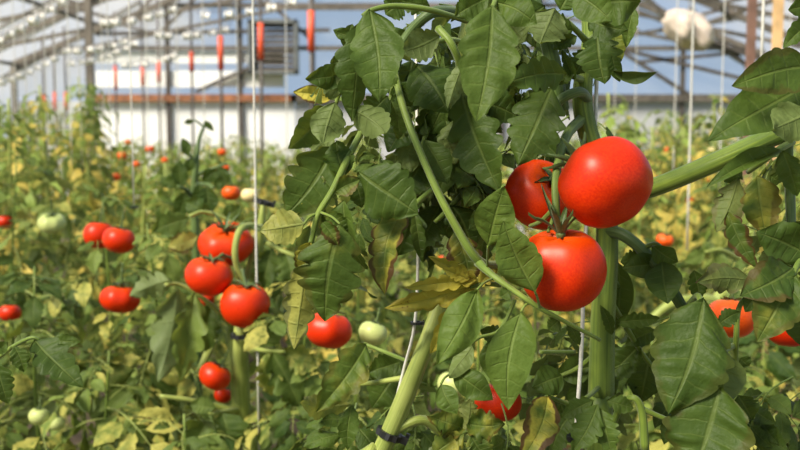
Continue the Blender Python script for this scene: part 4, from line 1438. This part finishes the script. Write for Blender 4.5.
mid = [  # px, d, height, label
    (150, 2.15, 1.30, 'tomato plant with grey green wilting leaves between the red pair and the red trio'),
    (112, 2.40, 1.34, 'tomato plant carrying the touching red pair and the flat red fruit at left'),
    (40, 2.05, 1.22, 'tomato plant with two pale green fruits at the lower left corner'),
    (15, 2.9, 1.42, 'leafy tomato plant at the left edge behind the crisp dark leaf'),
    (92, 1.95, 1.06, 'low tomato plant right of the two pale green fruits at lower left'),
    (168, 1.72, 1.00, 'low tomato plant at the bottom edge left of the pale clipped stem'),
    (385, 3.6, 1.30, 'blurred tomato plant far behind the pale leaning stem'),
    (70, 3.2, 1.40, 'leafy tomato plant behind the ribbed green fruit at left'),
    (192, 3.0, 1.30, 'tomato plant hidden low behind the dark leafy shoot at left'),
    (310, 1.85, 1.24, 'tomato plant low behind the half hidden red fruit and cream green fruit'),
    (262, 2.7, 1.30, 'tomato plant behind the red trio with one orange and one straw fruit'),
    (470, 1.75, 1.18, 'low tomato plant seen under the dry curled leaf at bottom centre'),
    (530, 2.1, 1.24, 'tomato plant seen in gaps below the near red trio'),
    (660, 1.9, 1.10, 'pale tomato plant low behind the dark pointed right leaf'),
    (740, 1.75, 1.24, 'tomato plant carrying the orange red fruit behind the scorched leaf'),
    (790, 2.2, 1.34, 'tomato plant at the right edge behind the bottom leaf'),
    (640, 3.1, 1.26, 'blurred tomato plant with an orange red fruit right of the near trio'),
    (720, 3.1, 1.36, 'blurred yellowing tomato plant right of the near red trio'),
    (350, 2.6, 1.26, 'blurred tomato plant behind the scorched drooping leaves at centre left'),
    (420, 2.9, 1.34, 'blurred tomato plant filling the gap left of the long pale leaf stalk'),
]
for i, (px, d, h, lb) in enumerate(mid):
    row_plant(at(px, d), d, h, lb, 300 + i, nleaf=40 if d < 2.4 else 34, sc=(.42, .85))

# far plants: a stem and one mass of foliage each
FARP = []
for i in range(6):
    rng = random.Random(4000 + i)
    h = 1.45
    st = MB()
    tube(st, [(V((.03 * math.sin(3 * t + i), .03 * math.cos(4 * t + i), h * t)), .011 - .006 * t) for t in (0, .25, .5, .75, 1)], 6, 3)
    fo = MB()
    for k in range(46):
        t = (k + rng.random()) / 46
        one = MB()
        compound(one, rng, rng.uniform(.13, .25) * (1 if t < .8 else .65), 2, 6, 2, rng.uniform(.8, 1.7), vy=rng.choice((.0, .1, .25, .5)), vb=.05, size=1.15, small=False)
        mt = Matrix.Translation(V((0, 0, .25 + (h - .25) * t))) @ Matrix.Rotation(k * 2.4 + rng.uniform(-.5, .5), 4, 'Z') @ Matrix.Rotation(rng.uniform(-.5, .4), 4, 'X')
        fo.merge(one, mt)
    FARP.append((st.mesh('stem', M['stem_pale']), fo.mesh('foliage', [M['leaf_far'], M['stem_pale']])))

rng = random.Random(2024)
GL = 'blurred tomato plants in the far left rows'
GR = 'blurred tomato plants in the far right rows'
n_far = 0
for rx in [-4.7 + .62 * i for i in range(16)]:
    y = 3.5 + rng.random() * .5
    while y < 13.2:
        x = rx + rng.uniform(-.1, .1)
        px = 400 + 1000 * x / y
        if -70 < px < 870 and not (390 < px < 560 and y > 9):
            tall = 1.0
            if px < 100:
                tall = rng.uniform(1.03, 1.27)
            elif px < 330:
                tall = rng.uniform(.9, 1.0)
            elif px > 600:
                tall = rng.uniform(.95, 1.17)
            left = px < 450
            o = empty('tomato_plant', V((x, y, 0)), 'blurred green tomato plant in the distant rows ' + ('left of the near foliage' if left else 'right of the near red trio'),
                      'tomato plant', GL if left else GR)
            o.rotation_euler = (0, 0, rng.random() * 6.28)
            o.scale = (1, 1, tall)
            s_, f_ = FARP[rng.randrange(6)]
            link('stem', s_, o)
            link('foliage', f_, o)
            n_far += 1
        y += rng.uniform(.50, .68) * (1 if y < 8 else 1.35)
print('far plants', n_far)

# shoot before the white panel
# ------------------------------------------------------------------ tomatoes
T = tomato
T(606, 183, .885, 47.5, 'large red tomato, upper right and nearest of the close trio', 'red', 1, (-.55, .72, .55), .5, 1, U(566, 150, .965), squash=(1.02, 1, 1.1))
T(541, 195, .985, 36.5, 'large red tomato, upper left of the close trio and partly behind its neighbour', 'red', 0, (.30, -.66, .62), 1.2, 2, U(559, 168, .93), squash=(1, 1, 1.05))
T(562, 269, .90, 43, 'large red tomato, lowest of the close trio with green stalk on top', 'red', 1, (-.08, -.16, 1), 2.0, 1, U(558, 218, .905), squash=(1, 1, 1.27))
# left trio
T(226, 244, 1.97, 27, 'glossy red tomato, topmost of the left trio with its curved stalk across it', 'red', 1, (.05, -.45, .9), .3, 1, U(262, 231, 1.93), squash=(1, 1, .95))
T(209, 276, 1.88, 24, 'glossy red tomato, lower left of the left trio', 'red', 0, (.15, -.05, .95), .9, 0, U(232, 258, 1.92))
T(245, 305, 1.86, 24.5, 'glossy red tomato, bottom right of the left trio above the black clip', 'red', 0, (.1, -.1, 1), 1.7, 0, U(238, 268, 1.92), squash=(1, 1, 1.14))
T(206, 299, 1.98, 9, 'small red fruit peeping out under the left trio', 'red', 2, (0, 0, 1), 0, None)
T(215, 376, 1.90, 16.5, 'red tomato left of the pale clipped stem below the left trio', 'red', 0, (.5, .1, .8), 0, 0)
T(223, 395, 1.99, 9, 'small dark red tomato tucked under a larger one by the pale clipped stem', 'red', 2, (.3, .2, .9), 0, 0)
T(99, 235, 2.32, 15.5, 'red tomato, left one of the touching pair at left', 'red', 2, (.1, .2, 1), 0, 0)
T(119, 240, 2.25, 16.5, 'red tomato, right one of the touching pair at left', 'red', 0, (.2, .1, 1), 1, 0)
T(120, 299, 2.08, 20, 'flattened red tomato alone below the touching pair', 'red', 3, (.1, .1, 1), .5, 0)
T(52, 223, 2.6, 14, 'ribbed pale green tomato left of the touching red pair', 'green', 3, (.1, -.25, .95), .5, 2)
T(10, 313, 2.5, 11, 'dim red tomato at the left edge above the crisp dark leaf', 'red', 0, (0, .2, 1), .5, 0)
T(5, 222, 3.0, 8.5, 'small orange red tomato at the left edge level with the ribbed green one', 'red', 0, (0, .2, 1), .5, 0)
T(39, 416, 1.95, 10.5, 'pale green tomato, left one of the two at the lower left', 'green', 0, (.1, .1, 1), .5, 0)
T(56, 423, 1.95, 9, 'pale green tomato, right one of the two at the lower left', 'green', 0, (.1, .1, 1), 1.5, 0)
T(231, 193, 2.5, 9.5, 'small orange red tomato beside the straw coloured one', 'orange', 0, (0, .1, 1), .5, 0)
T(250, 195, 2.4, 9, 'small straw coloured tomato beside the orange red one', 'straw', 0, (0, .1, 1), .9, 0)
T(225, 168, 4.5, 5, 'tiny orange tomato above the orange red and straw pair', 'orange', 0, (0, .1, 1), .9, 0)
T(329, 330, 1.45, 24, 'red tomato half hidden under scorched leaves left of the cream green fruit', 'red', 1, (.15, .15, .95), .9, 0)
T(373, 333, 1.5, 14.5, 'cream green tomato beside the half hidden red one', 'green', 0, (.3, .2, .9), .9, 0)
T(453, 384, 1.5, 16, 'pale green tomato half hidden behind small leaflets at bottom centre', 'green', 0, (.1, .2, .9), .4, 0)
T(498, 402, 1.12, 24, 'red tomato half hidden by the long hanging leaflet at bottom centre', 'red', 0, (.1, .2, .9), .4, 0)
T(731, 318, 1.35, 25, 'orange red tomato behind the scorched grey leaf at right', 'orange', 0, (.1, .2, .9), .4, 0)
T(788, 330, 1.25, 21, 'dark red tomato under the yellow edged leaf at the right edge', 'red', 0, (.1, .2, .9), .4, 0)
T(665, 240, 3.0, 9, 'small orange red tomato right of the close trio in the blurred rows', 'orange', 3, (.1, -.2, .9), .4, 0)
T(444, 258, 3.4, 6, 'tiny orange red tomato in the gap beside the long pale leaf stalk', 'orange', 0, (.1, .2, .9), .4, 0)
T(131, 259, 2.6, 8, 'tiny red fruit low behind the touching pair', 'red', 0, (0, .2, 1), 0, None) if False else None
rr = random.Random(15)
for px, py, d, r, m in ((122, 156, 6, 5, 'orange'), (116, 177, 5.5, 5, 'orange'), (150, 149, 7, 4.5, 'orange'), (137, 164, 6.5, 4, 'orange'), (222, 152, 6.5, 4.5, 'orange'),
                        (148, 172, 5.5, 4, 'straw'), (165, 160, 6.5, 3.5, 'orange'), (128, 142, 7.5, 3.5, 'orange'), (89, 170, 6, 4, 'orange'), (208, 148, 7.5, 3.5, 'straw')):
    T(px, py, d, r, 'tiny orange fruit glowing out of the far left rows', m, 0, (0, 0, 1), rr.random(), None, group='far orange fruits left')
for px, py, d, r, m in ((655, 178, 5, 5, 'orange'), (706, 180, 5.5, 5, 'orange'), (668, 150, 6, 4, 'orange'), (712, 150, 6.5, 4, 'straw'), (690, 200, 5, 4.5, 'orange'), (726, 165, 6, 4, 'straw')):
    T(px, py, d, r, 'tiny orange fruit glowing out of the far right rows', m, 0, (0, 0, 1), rr.random(), None, group='far orange fruits right')

# ------------------------------------------------------------------ render look
SC.view_settings.view_transform = 'Standard'
SC.view_settings.look = 'None'
SC.view_settings.exposure = 0.12
SC.view_settings.gamma = 1.0
SC.view_settings.use_curve_mapping = False
SC.cycles.use_denoising = True
SC.cycles.max_bounces = 10
SC.cycles.transparent_max_bounces = 24
SC.cycles.diffuse_bounces = 4
SC.cycles.sample_clamp_indirect = 8
